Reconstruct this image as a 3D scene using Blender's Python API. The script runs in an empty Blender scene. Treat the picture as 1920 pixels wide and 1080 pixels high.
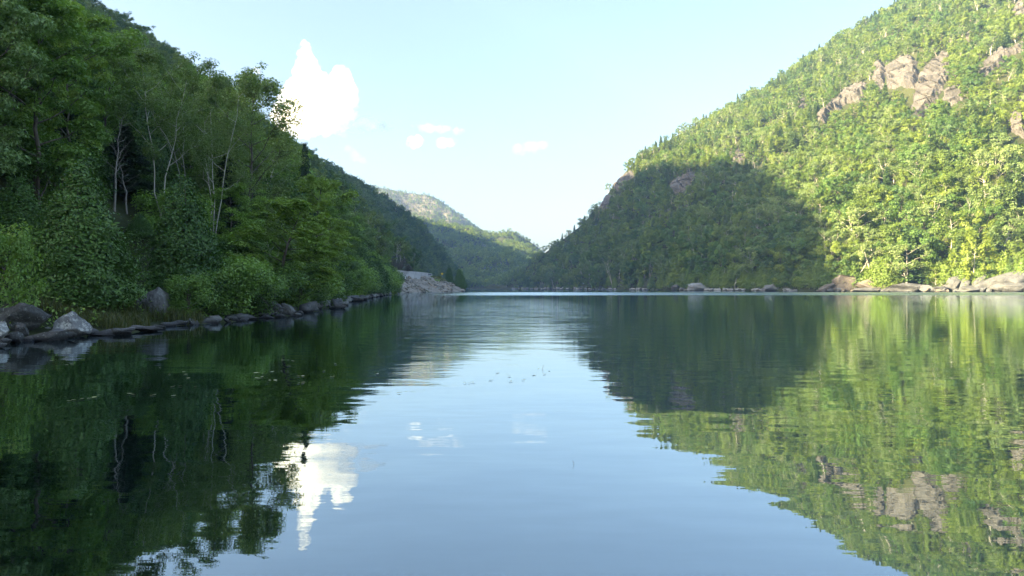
import bpy, bmesh, math, random
import numpy as np
from mathutils import Vector, Matrix

R = math.radians
rng = np.random.default_rng(11)
random.seed(5)
scene = bpy.context.scene
COL = scene.collection

# ------------------------------------------------------------------ camera, sky, sun, exposure
CAM_H, FPX, CX, CY = 1.5, 1280.0, 960.0, 540.0
cam_d = bpy.data.cameras.new("camera")
cam_d.lens, cam_d.sensor_width = 24.0, 36.0
cam_d.clip_start, cam_d.clip_end = 0.1, 30000.0
cam = bpy.data.objects.new("camera", cam_d)
cam.location = (0, 0, CAM_H)
cam.rotation_euler = (R(90), 0, 0)
COL.objects.link(cam)
scene.camera = cam

SUN_EL, SUN_BACK = 20.0, 25.0              # elevation; degrees behind the left-hand side
sx, sy = -math.cos(R(SUN_BACK)), -math.sin(R(SUN_BACK))
SUNV = Vector((sx * math.cos(R(SUN_EL)), sy * math.cos(R(SUN_EL)), math.sin(R(SUN_EL))))

world = bpy.data.worlds.new("World")
scene.world = world
world.use_nodes = True
wn, wl = world.node_tree.nodes, world.node_tree.links
wn.clear()
sky = wn.new("ShaderNodeTexSky")
sky.sky_type = 'NISHITA'
sky.sun_disc = False
sky.sun_elevation = R(SUN_EL)
sky.sun_rotation = math.atan2(sx, sy)
sky.altitude = 600
sky.air_density, sky.dust_density, sky.ozone_density = 1.0, 4.5, 0.2
bg = wn.new("ShaderNodeBackground")
bg.inputs["Strength"].default_value = 0.050
wo = wn.new("ShaderNodeOutputWorld")
wl.new(sky.outputs[0], bg.inputs[0])
wl.new(bg.outputs[0], wo.inputs[0])

sun_d = bpy.data.lights.new("sun", 'SUN')
sun_d.energy, sun_d.angle, sun_d.color = 4.8, R(0.5), (1.0, 0.80, 0.46)
sun = bpy.data.objects.new("sun", sun_d)
sun.rotation_euler = SUNV.to_track_quat('Z', 'Y').to_euler()
COL.objects.link(sun)

vs = scene.view_settings
vs.view_transform, vs.look, vs.gamma, vs.exposure = 'Standard', 'None', 1.0, 3.18
vs.use_curve_mapping = False

cy = scene.cycles
cy.max_bounces, cy.diffuse_bounces, cy.glossy_bounces = 10, 3, 3
cy.transmission_bounces, cy.volume_bounces, cy.transparent_max_bounces = 4, 5, 6
cy.sample_clamp_indirect = 6.0
cy.use_denoising = True
cy.caustics_reflective = cy.caustics_refractive = False

# ------------------------------------------------------------------ helpers
def pix(x, y, Y):
    """a point seen at pixel (x, y) of the 1920x1080 photograph, Y metres ahead"""
    return np.array([(x - CX) / FPX * Y, Y, CAM_H + (CY - y) / FPX * Y])

def ip(x, table):
    t = np.asarray(table, float)
    return np.interp(x, t[:, 0], t[:, 1])

def sstep(a, b, x):
    t = np.clip((np.asarray(x, float) - a) / (b - a), 0, 1)
    return t * t * (3 - 2 * t)

def _hash(n):
    n = (n ^ (n >> np.uint32(13))) * np.uint32(1274126177)
    n = (n ^ (n >> np.uint32(16))) * np.uint32(2246822519)
    return ((n ^ (n >> np.uint32(15))) & np.uint32(0xffff)).astype(np.float64) / 65535.0

def vnoise(p, seed=0):
    i = np.floor(p); f = p - i
    u = f * f * f * (f * (f * 6 - 15) + 10)
    i = i.astype(np.int64).astype(np.uint32)
    with np.errstate(over='ignore'):
        sd = np.uint32((seed * 974711) & 0xffffffff)
        hx = [i[:, 0] * np.uint32(374761393) + sd, (i[:, 0] + np.uint32(1)) * np.uint32(374761393) + sd]
        hy = [i[:, 1] * np.uint32(668265263), (i[:, 1] + np.uint32(1)) * np.uint32(668265263)]
        hz = [i[:, 2] * np.uint32(2147483647), (i[:, 2] + np.uint32(1)) * np.uint32(2147483647)]
        r = 0
        for dx in (0, 1):
            wx = u[:, 0] if dx else 1 - u[:, 0]
            for dy in (0, 1):
                wy = u[:, 1] if dy else 1 - u[:, 1]
                for dz in (0, 1):
                    wz = u[:, 2] if dz else 1 - u[:, 2]
                    r = r + wx * wy * wz * _hash(hx[dx] + hy[dy] + hz[dz])
    return r * 2 - 1

def fbm(p, octaves=4, seed=0):
    a, s, r = 1.0, 1.0, 0
    for o in range(octaves):
        r = r + a * vnoise(p * s + 17.3 * o, seed + o)
        a *= 0.5; s *= 2.03
    return r

def noise2(X, Y, scale, octaves=4, seed=0):
    X = np.asarray(X, float); Y = np.asarray(Y, float)
    p = np.stack([X.ravel() / scale, Y.ravel() / scale, np.zeros(X.size) + seed * 3.7], 1)
    return fbm(p, octaves, seed).reshape(X.shape)

def mesh_np(name, v, f, mats, mi=None, tint=None, smooth=False):
    v = np.ascontiguousarray(v, np.float32); f = np.ascontiguousarray(f, np.int32)
    me = bpy.data.meshes.new(name)
    k = f.shape[1]
    me.vertices.add(len(v)); me.vertices.foreach_set("co", v.ravel())
    me.loops.add(f.size); me.loops.foreach_set("vertex_index", f.ravel())
    me.polygons.add(len(f))
    me.polygons.foreach_set("loop_start", np.arange(0, f.size, k, dtype=np.int32))
    if not isinstance(mats, (list, tuple)): mats = [mats]
    for m in mats: me.materials.append(m)
    if mi is not None: me.polygons.foreach_set("material_index", np.ascontiguousarray(mi, np.int32))
    me.polygons.foreach_set("use_smooth", np.full(len(f), bool(smooth)))
    if tint is not None:
        a = me.attributes.new("tint", 'FLOAT', 'POINT')
        a.data.foreach_set("value", np.ascontiguousarray(tint, np.float32))
    me.update(calc_edges=True)
    return me

def obj(name, me, parent=None):
    o = bpy.data.objects.new(name, me)
    COL.objects.link(o)
    if parent is not None: o.parent = parent
    return o

def tag(o, label=None, cat=None, group=None, kind=None):
    if label: o["label"] = label
    if cat: o["category"] = cat
    if group: o["group"] = group
    if kind: o["kind"] = kind
    return o

def grid_faces(nr, nc):
    i = np.arange(nr - 1)[:, None] * nc + np.arange(nc - 1)[None]
    return np.stack([i, i + 1, i + nc + 1, i + nc], -1).reshape(-1, 4)

def box(c, s):
    c = np.array(c, float); s = np.array(s, float) / 2
    v = np.array([[x, y, z] for x in (-1, 1) for y in (-1, 1) for z in (-1, 1)], float) * s + c
    return v, np.array([[0, 1, 3, 2], [4, 6, 7, 5], [0, 4, 5, 1], [2, 3, 7, 6], [0, 2, 6, 4], [1, 5, 7, 3]])

def join(parts):
    vs_, fs_, n = [], [], 0
    for v, f in parts:
        vs_.append(v); fs_.append(np.asarray(f) + n); n += len(v)
    return np.concatenate(vs_), np.concatenate(fs_)

def largest_piece(f, nv):
    lab = np.arange(nv)
    while True:
        m = lab[f].min(1); new = lab.copy(); np.minimum.at(new, f.ravel(), np.repeat(m, f.shape[1])); new = new[new]
        if (new == lab).all(): break
        lab = new
    c = lab[f[:, 0]]; ids, cnt = np.unique(c, return_counts=True)
    return f[c == ids[cnt.argmax()]]

def compact(v, f):
    u, inv = np.unique(f, return_inverse=True)
    return v[u], inv.reshape(f.shape)

def tube(pts, rad, sides=6, cap=True):
    pts = np.asarray(pts, float); rad = np.asarray(rad, float)
    n = len(pts)
    t = np.gradient(pts, axis=0); t /= np.linalg.norm(t, axis=1)[:, None] + 1e-9
    ref = np.where(np.abs(t[:, 2:3]) < 0.9, np.array([[0, 0, 1.0]]), np.array([[1.0, 0, 0]]))
    a = np.cross(t, ref); a /= np.linalg.norm(a, axis=1)[:, None] + 1e-9
    b = np.cross(t, a)
    th = np.arange(sides) / sides * 2 * math.pi
    v = pts[:, None] + rad[:, None, None] * (np.cos(th)[None, :, None] * a[:, None] + np.sin(th)[None, :, None] * b[:, None])
    v = v.reshape(-1, 3)
    i = np.arange(n - 1)[:, None] * sides + np.arange(sides)[None]
    j = np.arange(n - 1)[:, None] * sides + (np.arange(sides)[None] + 1) % sides
    f = np.stack([i, j, j + sides, i + sides], -1).reshape(-1, 4)
    return v, f

# ------------------------------------------------------------------ materials
def new_mat(name):
    m = bpy.data.materials.new(name); m.use_nodes = True
    m.node_tree.nodes.clear()
    return m, m.node_tree.nodes, m.node_tree.links

def N(nodes, typ, **kw):
    n = nodes.new(typ)
    for k, v in kw.items(): setattr(n, k, v)
    return n

def mixc(nodes, links, fac, a, b):
    m = N(nodes, "ShaderNodeMix", data_type='RGBA')
    for sock, val in ((m.inputs[0], fac), (m.inputs[6], a), (m.inputs[7], b)):
        if hasattr(val, "is_output"): links.new(val, sock)
        elif isinstance(val, (int, float)): sock.default_value = val
        else: sock.default_value = (*val, 1)
    return m.outputs[2]

def maprange(nodes, links, val, a, b, c=0.0, d=1.0):
    m = N(nodes, "ShaderNodeMapRange"); links.new(val, m.inputs[0])
    for i, x in enumerate((a, b, c, d)): m.inputs[i + 1].default_value = x
    return m.outputs[0]

def mathn(nodes, links, op, a, b=None, c=None):
    m = N(nodes, "ShaderNodeMath", operation=op)
    for i, x in enumerate((a, b, c)):
        if x is None: continue
        if hasattr(x, "is_output"): links.new(x, m.inputs[i])
        else: m.inputs[i].default_value = x
    return m.outputs[0]

def noise_tex(nodes, links, scale, detail=4, rough=0.55, vec=None, coord='Object'):
    n = N(nodes, "ShaderNodeTexNoise")
    n.inputs["Scale"].default_value = scale; n.inputs["Detail"].default_value = detail; n.inputs["Roughness"].default_value = rough
    if vec is None:
        if coord == 'Position':
            g = N(nodes, "ShaderNodeNewGeometry"); vec = g.outputs["Position"]
        else:
            t = N(nodes, "ShaderNodeTexCoord"); vec = t.outputs[coord]
    links.new(vec, n.inputs["Vector"])
    return n.outputs["Fac"]

def leaf_mat(name, dark, light, transl=0.35, var=0.5, tcol=(1.25, 1.35, 0.5), rough=0.42):
    m, n, l = new_mat(name)
    at = N(n, "ShaderNodeAttribute", attribute_name="tint")
    oi = N(n, "ShaderNodeObjectInfo")
    f = mathn(n, l, 'MULTIPLY_ADD', oi.outputs["Random"], var, mathn(n, l, 'MULTIPLY', at.outputs["Fac"], 1 - var))
    c = mixc(n, l, f, dark, light)
    d = N(n, "ShaderNodeBsdfPrincipled")
    l.new(c, d.inputs["Base Color"]); d.inputs["Roughness"].default_value = rough
    d.inputs["Specular IOR Level"].default_value = 0.45
    tr = N(n, "ShaderNodeBsdfTranslucent")
    mul = N(n, "ShaderNodeMix", data_type='RGBA', blend_type='MULTIPLY')
    mul.inputs[0].default_value = 1.0
    l.new(c, mul.inputs[6]); mul.inputs[7].default_value = (*tcol, 1)
    l.new(mul.outputs[2], tr.inputs["Color"])
    ms = N(n, "ShaderNodeMixShader"); ms.inputs[0].default_value = transl
    l.new(d.outputs[0], ms.inputs[1]); l.new(tr.outputs[0], ms.inputs[2])
    o = N(n, "ShaderNodeOutputMaterial"); l.new(ms.outputs[0], o.inputs[0])
    return m

def solid_mat(name, a, b, scale=3.0, rough=0.85, bump=0.0, bscale=None, spec=0.2, metal=0.0, detail=5):
    m, n, l = new_mat(name)
    fac = noise_tex(n, l, scale, detail, 0.6)
    c = mixc(n, l, maprange(n, l, fac, 0.3, 0.7), a, b)
    d = N(n, "ShaderNodeBsdfPrincipled"); l.new(c, d.inputs["Base Color"])
    d.inputs["Roughness"].default_value = rough; d.inputs["Specular IOR Level"].default_value = spec; d.inputs["Metallic"].default_value = metal
    if bump:
        h = noise_tex(n, l, bscale or scale * 3, 6, 0.6)
        bn = N(n, "ShaderNodeBump"); bn.inputs["Strength"].default_value = 1.0; bn.inputs["Distance"].default_value = bump
        l.new(h, bn.inputs["Height"]); l.new(bn.outputs[0], d.inputs["Normal"])
    o = N(n, "ShaderNodeOutputMaterial"); l.new(d.outputs[0], o.inputs[0])
    return m

def bark_mat(name, a, b, marks=None):
    m, n, l = new_mat(name)
    tc = N(n, "ShaderNodeTexCoord")
    mp = N(n, "ShaderNodeMapping"); mp.inputs["Scale"].default_value = (3, 3, 14) if marks else (9, 9, 1.6)
    l.new(tc.outputs["Object"], mp.inputs[0])
    f = noise_tex(n, l, 1.0, 4, 0.6, mp.outputs[0])
    if marks: c = mixc(n, l, maprange(n, l, f, 0.58, 0.68), a, marks)
    else: c = mixc(n, l, maprange(n, l, f, 0.35, 0.65), a, b)
    d = N(n, "ShaderNodeBsdfPrincipled"); l.new(c, d.inputs["Base Color"]); d.inputs["Roughness"].default_value = 0.8
    o = N(n, "ShaderNodeOutputMaterial"); l.new(d.outputs[0], o.inputs[0])
    return m

def rock_mat(name, dark, mid, lichen, lich_amt=0.55, sc=1.0, wet=True, warm=None):
    m, n, l = new_mat(name)
    g = N(n, "ShaderNodeNewGeometry")
    P_ = g.outputs["Position"]
    f1 = noise_tex(n, l, 1.1 * sc, 6, 0.65, P_)
    c = mixc(n, l, maprange(n, l, f1, 0.32, 0.68), dark, mid)
    if warm:
        fw = noise_tex(n, l, 0.35 * sc, 4, 0.6, P_)
        c = mixc(n, l, maprange(n, l, fw, 0.45, 0.62), c, warm)
    f2 = noise_tex(n, l, 5.5 * sc, 5, 0.7, P_)
    c = mixc(n, l, maprange(n, l, f2, lich_amt, lich_amt + 0.1), c, lichen)
    f3 = noise_tex(n, l, 16 * sc, 3, 0.6, P_)
    c = mixc(n, l, maprange(n, l, f3, 0.62, 0.68, 0, 0.7), c, tuple(min(1, x * 1.5) for x in lichen))
    if wet:
        s = N(n, "ShaderNodeSeparateXYZ"); l.new(P_, s.inputs[0])
        w = maprange(n, l, s.outputs[2], 0.06, 0.2, 1, 0)
        c = mixc(n, l, w, c, tuple(x * 0.35 for x in dark))
    d = N(n, "ShaderNodeBsdfPrincipled"); l.new(c, d.inputs["Base Color"]); d.inputs["Roughness"].default_value = 0.85
    d.inputs["Specular IOR Level"].default_value = 0.25
    h = noise_tex(n, l, 7 * sc, 8, 0.65, P_)
    bn = N(n, "ShaderNodeBump"); bn.inputs["Distance"].default_value = 0.10 / sc; l.new(h, bn.inputs["Height"]); l.new(bn.outputs[0], d.inputs["Normal"])
    o = N(n, "ShaderNodeOutputMaterial"); l.new(d.outputs[0], o.inputs[0])
    return m

M = {}
M['maple'] = leaf_mat("maple_leaves", (0.095, 0.190, 0.047), (0.258, 0.407, 0.086))
M['maple2'] = leaf_mat("beech_leaves", (0.087, 0.174, 0.072), (0.227, 0.336, 0.126))
M['birch'] = leaf_mat("birch_leaves", (0.102, 0.174, 0.056), (0.242, 0.329, 0.110))
M['bright'] = leaf_mat("young_leaves", (0.138, 0.240, 0.040), (0.288, 0.403, 0.072))
M['cedar'] = leaf_mat("cedar_sprays", (0.037, 0.098, 0.019), (0.094, 0.187, 0.031), 0.15)
M['hemlock'] = leaf_mat("hemlock_needles", (0.020, 0.055, 0.020), (0.052, 0.104, 0.035), 0.12)
M['hill'] = leaf_mat("hillside_leaves", (0.081, 0.151, 0.030), (0.265, 0.328, 0.048), 0.38, 0.6)
M['hillbirch'] = leaf_mat("hillside_birch_leaves", (0.104, 0.170, 0.053), (0.259, 0.328, 0.113), 0.38, 0.6)
M['hilldark'] = leaf_mat("hillside_dark_leaves", (0.055, 0.116, 0.030), (0.148, 0.252, 0.048), 0.35, 0.6)
M['hillgold'] = leaf_mat("hillside_yellowish_leaves", (0.089, 0.142, 0.025), (0.217, 0.294, 0.047), 0.38, 0.6)
M['hillcedar'] = leaf_mat("hillside_cedar_sprays", (0.076, 0.151, 0.030), (0.226, 0.302, 0.046), 0.2, 0.75)
M['hillspruce'] = leaf_mat("hillside_spruce_needles", (0.048, 0.103, 0.034), (0.136, 0.195, 0.053), 0.15, 0.6)
M['grass'] = leaf_mat("bank_grass", (0.040, 0.070, 0.016), (0.10, 0.10, 0.028), 0.3, 0.0)
M['verge'] = leaf_mat("verge_grass", (0.07, 0.11, 0.02), (0.19, 0.20, 0.05), 0.3, 0.0)
M['rust'] = leaf_mat("rusty_twigs", (0.045, 0.042, 0.032), (0.085, 0.075, 0.055), 0.1, 0.3)
M['bark'] = bark_mat("grey_brown_bark", (0.055, 0.045, 0.035), (0.13, 0.115, 0.095))
M['white_bark'] = bark_mat("white_birch_bark", (0.44, 0.42, 0.38), None, (0.10, 0.09, 0.08))
M['pale_bark'] = bark_mat("pale_weathered_bark", (0.40, 0.36, 0.31), (0.62, 0.58, 0.52))
M['dead_bark'] = bark_mat("dead_grey_wood", (0.14, 0.13, 0.12), (0.28, 0.26, 0.24))
M['soil'] = solid_mat("forest_floor", (0.022, 0.030, 0.012), (0.050, 0.065, 0.024), 0.25, 0.95, 0.15, 1.2)
M['far_soil'] = solid_mat("hill_ground", (0.022, 0.032, 0.012), (0.060, 0.065, 0.025), 0.05, 0.95, 0.3, 0.4)
M['rock_dark'] = rock_mat("dark_lichen_rock", (0.045, 0.047, 0.050), (0.11, 0.115, 0.115), (0.26, 0.28, 0.27), 0.60)
M['rock_pale'] = rock_mat("pale_lichen_rock", (0.13, 0.135, 0.14), (0.26, 0.27, 0.27), (0.46, 0.47, 0.45), 0.52)
M['rock_grey'] = rock_mat("plain_grey_rock", (0.11, 0.115, 0.12), (0.20, 0.205, 0.205), (0.25, 0.26, 0.25), 0.60)
M['rock_slab'] = rock_mat("wet_slab_rock", (0.06, 0.063, 0.07), (0.17, 0.175, 0.185), (0.25, 0.255, 0.26), 0.62, 2.0)
M['rock_tan'] = rock_mat("tan_granite", (0.11, 0.096, 0.082), (0.20, 0.175, 0.15), (0.24, 0.22, 0.19), 0.60, 0.25)
M['rock_shore'] = rock_mat("grey_granite", (0.07, 0.073, 0.078), (0.15, 0.155, 0.158), (0.20, 0.203, 0.20), 0.60, 0.25)
M['cliff'] = rock_mat("pink_granite_cliff", (0.062, 0.058, 0.054), (0.135, 0.124, 0.114), (0.165, 0.155, 0.145), 0.60, 0.10, False)
M['far_rock'] = rock_mat("bare_summit_rock", (0.07, 0.075, 0.045), (0.17, 0.145, 0.115), (0.21, 0.18, 0.15), 0.56, 0.02, False)
M['riprap'] = rock_mat("riprap_stone", (0.16, 0.155, 0.14), (0.36, 0.35, 0.32), (0.44, 0.42, 0.39), 0.6, 0.5, True, (0.30, 0.26, 0.215))
M['bank_fill'] = solid_mat("gravel_fill", (0.17, 0.155, 0.13), (0.30, 0.28, 0.25), 0.6, 0.95, 0.2, 2.0)
M['concrete'] = solid_mat("weathered_concrete", (0.36, 0.36, 0.38), (0.50, 0.50, 0.52), 0.8, 0.9, 0.02, 5)
M['steel'] = solid_mat("galvanised_steel", (0.42, 0.43, 0.45), (0.52, 0.53, 0.55), 2, 0.55, metal=0.4)
M['asphalt'] = solid_mat("asphalt", (0.045, 0.045, 0.048), (0.07, 0.07, 0.072), 2, 0.9)
M['white_paint'] = solid_mat("white_paint", (0.72, 0.73, 0.75), (0.80, 0.80, 0.80), 2, 0.35, spec=0.5)
M['glass'] = solid_mat("dark_glass", (0.015, 0.02, 0.025), (0.03, 0.035, 0.04), 2, 0.08, spec=0.6)
M['rubber'] = solid_mat("black_rubber", (0.015, 0.015, 0.015), (0.025, 0.025, 0.025), 5, 0.8)
M['yellow'] = solid_mat("yellow_sign_paint", (0.75, 0.52, 0.02), (0.8, 0.58, 0.04), 3, 0.5)
M['wood'] = solid_mat("weathered_post_wood", (0.12, 0.10, 0.08), (0.2, 0.17, 0.14), 4, 0.9)
M['pad'] = solid_mat("floating_leaf", (0.14, 0.20, 0.06), (0.34, 0.36, 0.20), 9, 0.30, spec=0.6)

def water_material():
    m, n, l = new_mat("lake_water")
    g = N(n, "ShaderNodeNewGeometry")
    sep = N(n, "ShaderNodeSeparateXYZ"); l.new(g.outputs["Position"], sep.inputs[0])
    def stretched(sxx, syy, rot, detail, rough=0.5, off=0.0):
        mp = N(n, "ShaderNodeMapping"); mp.inputs["Scale"].default_value = (sxx, syy, 1); mp.inputs["Rotation"].default_value = (0, 0, R(rot)); mp.inputs["Location"].default_value = (off, off * 2, 0)
        l.new(g.outputs["Position"], mp.inputs[0])
        return noise_tex(n, l, 1.0, detail, rough, mp.outputs[0])
    swell = stretched(0.22, 0.75, 6, 2, 0.45)
    ripple = stretched(0.8, 3.4, -5, 3, 0.5, 3.1)
    fine = stretched(5.0, 11.0, 8, 2, 0.5, 7.7)
    lazy = stretched(0.9, 1.1, 20, 2, 0.5, 1.7)
    patch = stretched(0.012, 0.05, 4, 3, 0.5, 5.0)            # wind patches
    patch2 = maprange(n, l, patch, 0.46, 0.62)
    # a breeze ruffles a belt of water 137 to 240 m out
    wob = mathn(n, l, 'MULTIPLY', stretched(0.02, 0.0, 0, 2, 0.5, 9.0), 18.0)
    yy = mathn(n, l, 'ADD', sep.outputs[1], wob)
    belt = mathn(n, l, 'MULTIPLY', maprange(n, l, yy, 146, 152), maprange(n, l, yy, 235, 262, 1, 0))
    belt = mathn(n, l, 'MULTIPLY', belt, maprange(n, l, sep.outputs[0], -24, -4))
    # and a cat's paw in the middle of the lake
    cx_ = maprange(n, l, mathn(n, l, 'ABSOLUTE', mathn(n, l, 'ADD', sep.outputs[0], mathn(n, l, 'MULTIPLY', sep.outputs[1], -0.01))), 1.0, 11.0, 1, 0)
    streak = maprange(n, l, stretched(0.30, 1.5, 3, 4, 0.65, 12.0), 0.47, 0.60)
    cpaw = mathn(n, l, 'MULTIPLY', mathn(n, l, 'MULTIPLY', maprange(n, l, yy, 22, 55), maprange(n, l, yy, 75, 118, 1, 0)), mathn(n, l, 'MULTIPLY', cx_, streak))
    ruff = mathn(n, l, 'MAXIMUM', belt, mathn(n, l, 'MULTIPLY', cpaw, 0.8))
    near = maprange(n, l, sep.outputs[1], 4, 30, 0.30, 1.0)
    h = mathn(n, l, 'MULTIPLY', swell, 0.010)
    h = mathn(n, l, 'ADD', h, mathn(n, l, 'MULTIPLY', mathn(n, l, 'MULTIPLY', ripple, near), mathn(n, l, 'MULTIPLY_ADD', patch2, 0.004, 0.0035)))
    h = mathn(n, l, 'ADD', h, mathn(n, l, 'MULTIPLY', lazy, 0.006))
    h = mathn(n, l, 'ADD', h, mathn(n, l, 'MULTIPLY', fine, mathn(n, l, 'MULTIPLY', belt, 0.03)))
    h = mathn(n, l, 'ADD', h, mathn(n, l, 'MULTIPLY', ripple, mathn(n, l, 'MULTIPLY_ADD', belt, 0.04, 0.0)))
    h = mathn(n, l, 'ADD', h, mathn(n, l, 'MULTIPLY', stretched(1.1, 5.0, -4, 2, 0.5, 4.4), mathn(n, l, 'MULTIPLY', cpaw, 0.015)))
    bn = N(n, "ShaderNodeBump"); bn.inputs["Strength"].default_value = 1.0; bn.inputs["Distance"].default_value = 1.0
    l.new(h, bn.inputs["Height"])
    body = N(n, "ShaderNodeBsdfDiffuse"); body.inputs["Color"].default_value = (0.002, 0.006, 0.005, 1)
    gl = N(n, "ShaderNodeBsdfGlossy"); gl.inputs["Color"].default_value = (0.84, 0.95, 1.0, 1)
    l.new(mathn(n, l, 'MULTIPLY_ADD', belt, 0.20, 0.012), gl.inputs["Roughness"])
    fr = N(n, "ShaderNodeFresnel"); fr.inputs["IOR"].default_value = 1.33
    for q in (body, gl, fr): l.new(bn.outputs[0], q.inputs["Normal"])
    ms = N(n, "ShaderNodeMixShader")
    l.new(mathn(n, l, 'POWER', fr.outputs[0], 0.43), ms.inputs[0])
    l.new(body.outputs[0], ms.inputs[1]); l.new(gl.outputs[0], ms.inputs[2])
    o = N(n, "ShaderNodeOutputMaterial"); l.new(ms.outputs[0], o.inputs[0])
    return m
M['water'] = water_material()

# ------------------------------------------------------------------ terrain
XS = [(-400, -13.5), (18, -13.4), (31, -12.9), (39, -12.3), (55, -14.5), (74, -17.9), (110, -23), (174, -30), (205, -35.5), (230, -33),
      (270, -26), (320, -22), (345, -27), (380, -45), (420, -60), (600, -75), (800, -66), (950, -56), (2200, -56)]
XCT = [(-400, -165), (620, -165), (780, -158), (850, -120), (900, -95), (950, -75), (960, -72), (2200, -72)]
ZCT = [(-400, 70), (-100, 84), (50, 96), (150, 103), (281, 112), (346, 108), (503, 103), (621, 105), (778, 110), (853, 82), (896, 51), (950, 10), (975, 0), (2200, 0)]
ZMT = [(-400, 60), (-210, 150), (-130, 270), (-93, 328), (-58, 382), (-11, 408), (42, 432), (121, 458), (273, 482), (412, 456), (534, 385), (600, 352), (900, 350), (1000, 372), (1104, 380), (1500, 365), (2200, 300)]

def xshore(Y): return ip(Y, XS) + 0.5 * np.sin(np.asarray(Y) * 0.9) * sstep(0, 20, Y) + 0.3 * np.sin(np.asarray(Y) * 2.3)

def zleft(X, Y):
    X = np.asarray(X, float); Y = np.asarray(Y, float)
    xs_, xc, zc, zm = xshore(Y), ip(Y, XCT), ip(Y, ZCT) - 4 * sstep(150, 250, Y) * (1 - sstep(360, 460, Y)), ip(Y, ZMT)
    w = xs_ - X
    s = np.clip(w / np.maximum(xs_ - xc, 6), 0, 1)
    z = zc * s * np.clip(w / 9, 0.12, 1) + 0.14 * (1 - np.exp(-np.maximum(w, 0) / 0.9))
    t = np.clip((xc - X) / (xc + 700), 0, 1) ** 1.8
    z = z + (zm - zc) * t - np.where(X < -700, (-700 - X) * 0.55, 0)
    # the road bench above the riprap
    k = sstep(196, 212, Y) * (1 - sstep(385, 430, Y))
    zb = np.where(w < 12, 6.3 * np.clip(w / 12, 0, 1), np.where(w < 21, 6.3, 6.3 + (w - 21) * 0.95))
    z = z * (1 - k) + np.minimum(zb, np.maximum(z, 6.3)) * k
    nz = noise2(X, Y, 28, 4, 3) * 2.2 * np.clip((w - 3) / 25, 0, 1) * (1 - k * (w < 24)) + noise2(X, Y, 120, 3, 8) * 7 * np.clip((w - 60) / 80, 0, 1) * sstep(0, 1, (980 - Y) / 60)
    return np.where(w < 0, np.maximum(w * 0.45, -3.0), z + nz)

def bank_points(n, Y0, Y1, w0, w1, pw=1.0, dz=-.02):
    Y_ = Y0 + (Y1 - Y0) * rng.random(n) ** pw; X_ = xshore(Y_) - rng.uniform(w0, w1, n)
    return np.stack([X_, Y_, zleft(X_, Y_) + dz], 1)

class PolarHill:
    """a hillside rising from its shore to its crest; tables over bearing (given as photograph x)"""
    def __init__(s, shore, crest, sky, tree, amp, pw=1.0, seed=1, back=0.5, nscale=60):
        s.shore, s.crest, s.sky, s.tree, s.amp, s.pw, s.seed, s.back, s.ns = shore, crest, sky, tree, amp, pw, seed, back, nscale
    def z(s, X, Y):
        X = np.asarray(X, float); Y = np.maximum(np.asarray(Y, float), 1.0)
        x = CX + FPX * X / Y
        ys, yr = ip(x, s.shore), ip(x, s.crest)
        zr = CAM_H + (CY - ip(x, s.sky)) / FPX * yr - s.tree
        v = (Y - ys) / np.maximum(yr - ys, 10)
        vc = np.clip(v, 0, 1)
        z = zr * vc ** s.pw
        env = np.clip(vc / 0.08, 0, 1) * np.clip((1 - vc) / 0.15, 0.12, 1)
        z = z + s.amp * env * noise2(X, Y, s.ns, 4, s.seed) + 0.3 * s.amp * env * noise2(X, Y, s.ns / 5, 3, s.seed + 5)
        z = np.where(v > 1, z - s.back * (Y - yr), z)
        z = np.where(v < 0, np.maximum((Y - ys) * 0.3, -3.0), z + 0.8 * (1 - np.exp(-np.maximum(Y - ys, 0) / 1.5)) - np.minimum(z * .8, 3.5) * np.exp(-np.maximum(Y - ys, 0) / 9))
        return z
    def v_of(s, X, Y):
        x = CX + FPX * np.asarray(X) / np.asarray(Y)
        ys, yr = ip(x, s.shore), ip(x, s.crest)
        return (Y - ys) / np.maximum(yr - ys, 10)
    def hit(s, x, y):
        """where the sight lines through pixels (x, y) meet the slope"""
        x = np.asarray(x, float); y = np.asarray(y, float)
        ys, yr = ip(x, s.shore), ip(x, s.crest)
        t = np.linspace(0, 1, 140)
        Y = (ys * .98)[:, None] + t[None] * (yr * 1.02 - ys * .98)[:, None]
        X = ((x - CX) / FPX)[:, None] * Y
        d = s.z(X, Y) - (CAM_H + ((CY - y) / FPX)[:, None] * Y)
        i = np.clip(np.where((d > 0).any(1), np.argmax(d > 0, 1), d.shape[1] - 1), 1, None)
        k = np.arange(len(x)); d0, d1 = d[k, i - 1], d[k, i]
        f = np.clip(np.where(np.abs(d1 - d0) > 1e-6, -d0 / (d1 - d0 + 1e-12), 1), 0, 1)
        Yh = Y[k, i - 1] + f * (Y[k, i] - Y[k, i - 1]); Xh = (x - CX) / FPX * Yh
        return np.stack([Xh, Yh, s.z(Xh, Yh)], 1)
    def mesh(s, name, xs, mat, vmax=1.5, nv=90):
        vv = np.concatenate([[-0.06, -0.03, -0.01], np.linspace(0, 0.06, 10), np.linspace(0.07, 1, nv), np.linspace(1.03, vmax, 10)])
        ys, yr = ip(xs, s.shore), ip(xs, s.crest)
        Y = ys[None] + vv[:, None] * np.maximum(yr - ys, 10)[None]
        X = (xs[None] - CX) / FPX * Y
        Z = s.z(X, Y)
        v = np.stack([X, Y, Z], -1).reshape(-1, 3)
        o = obj(name, mesh_np(name, v, grid_faces(len(vv), len(xs)), mat, smooth=True))
        return tag(o, kind="structure")

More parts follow.
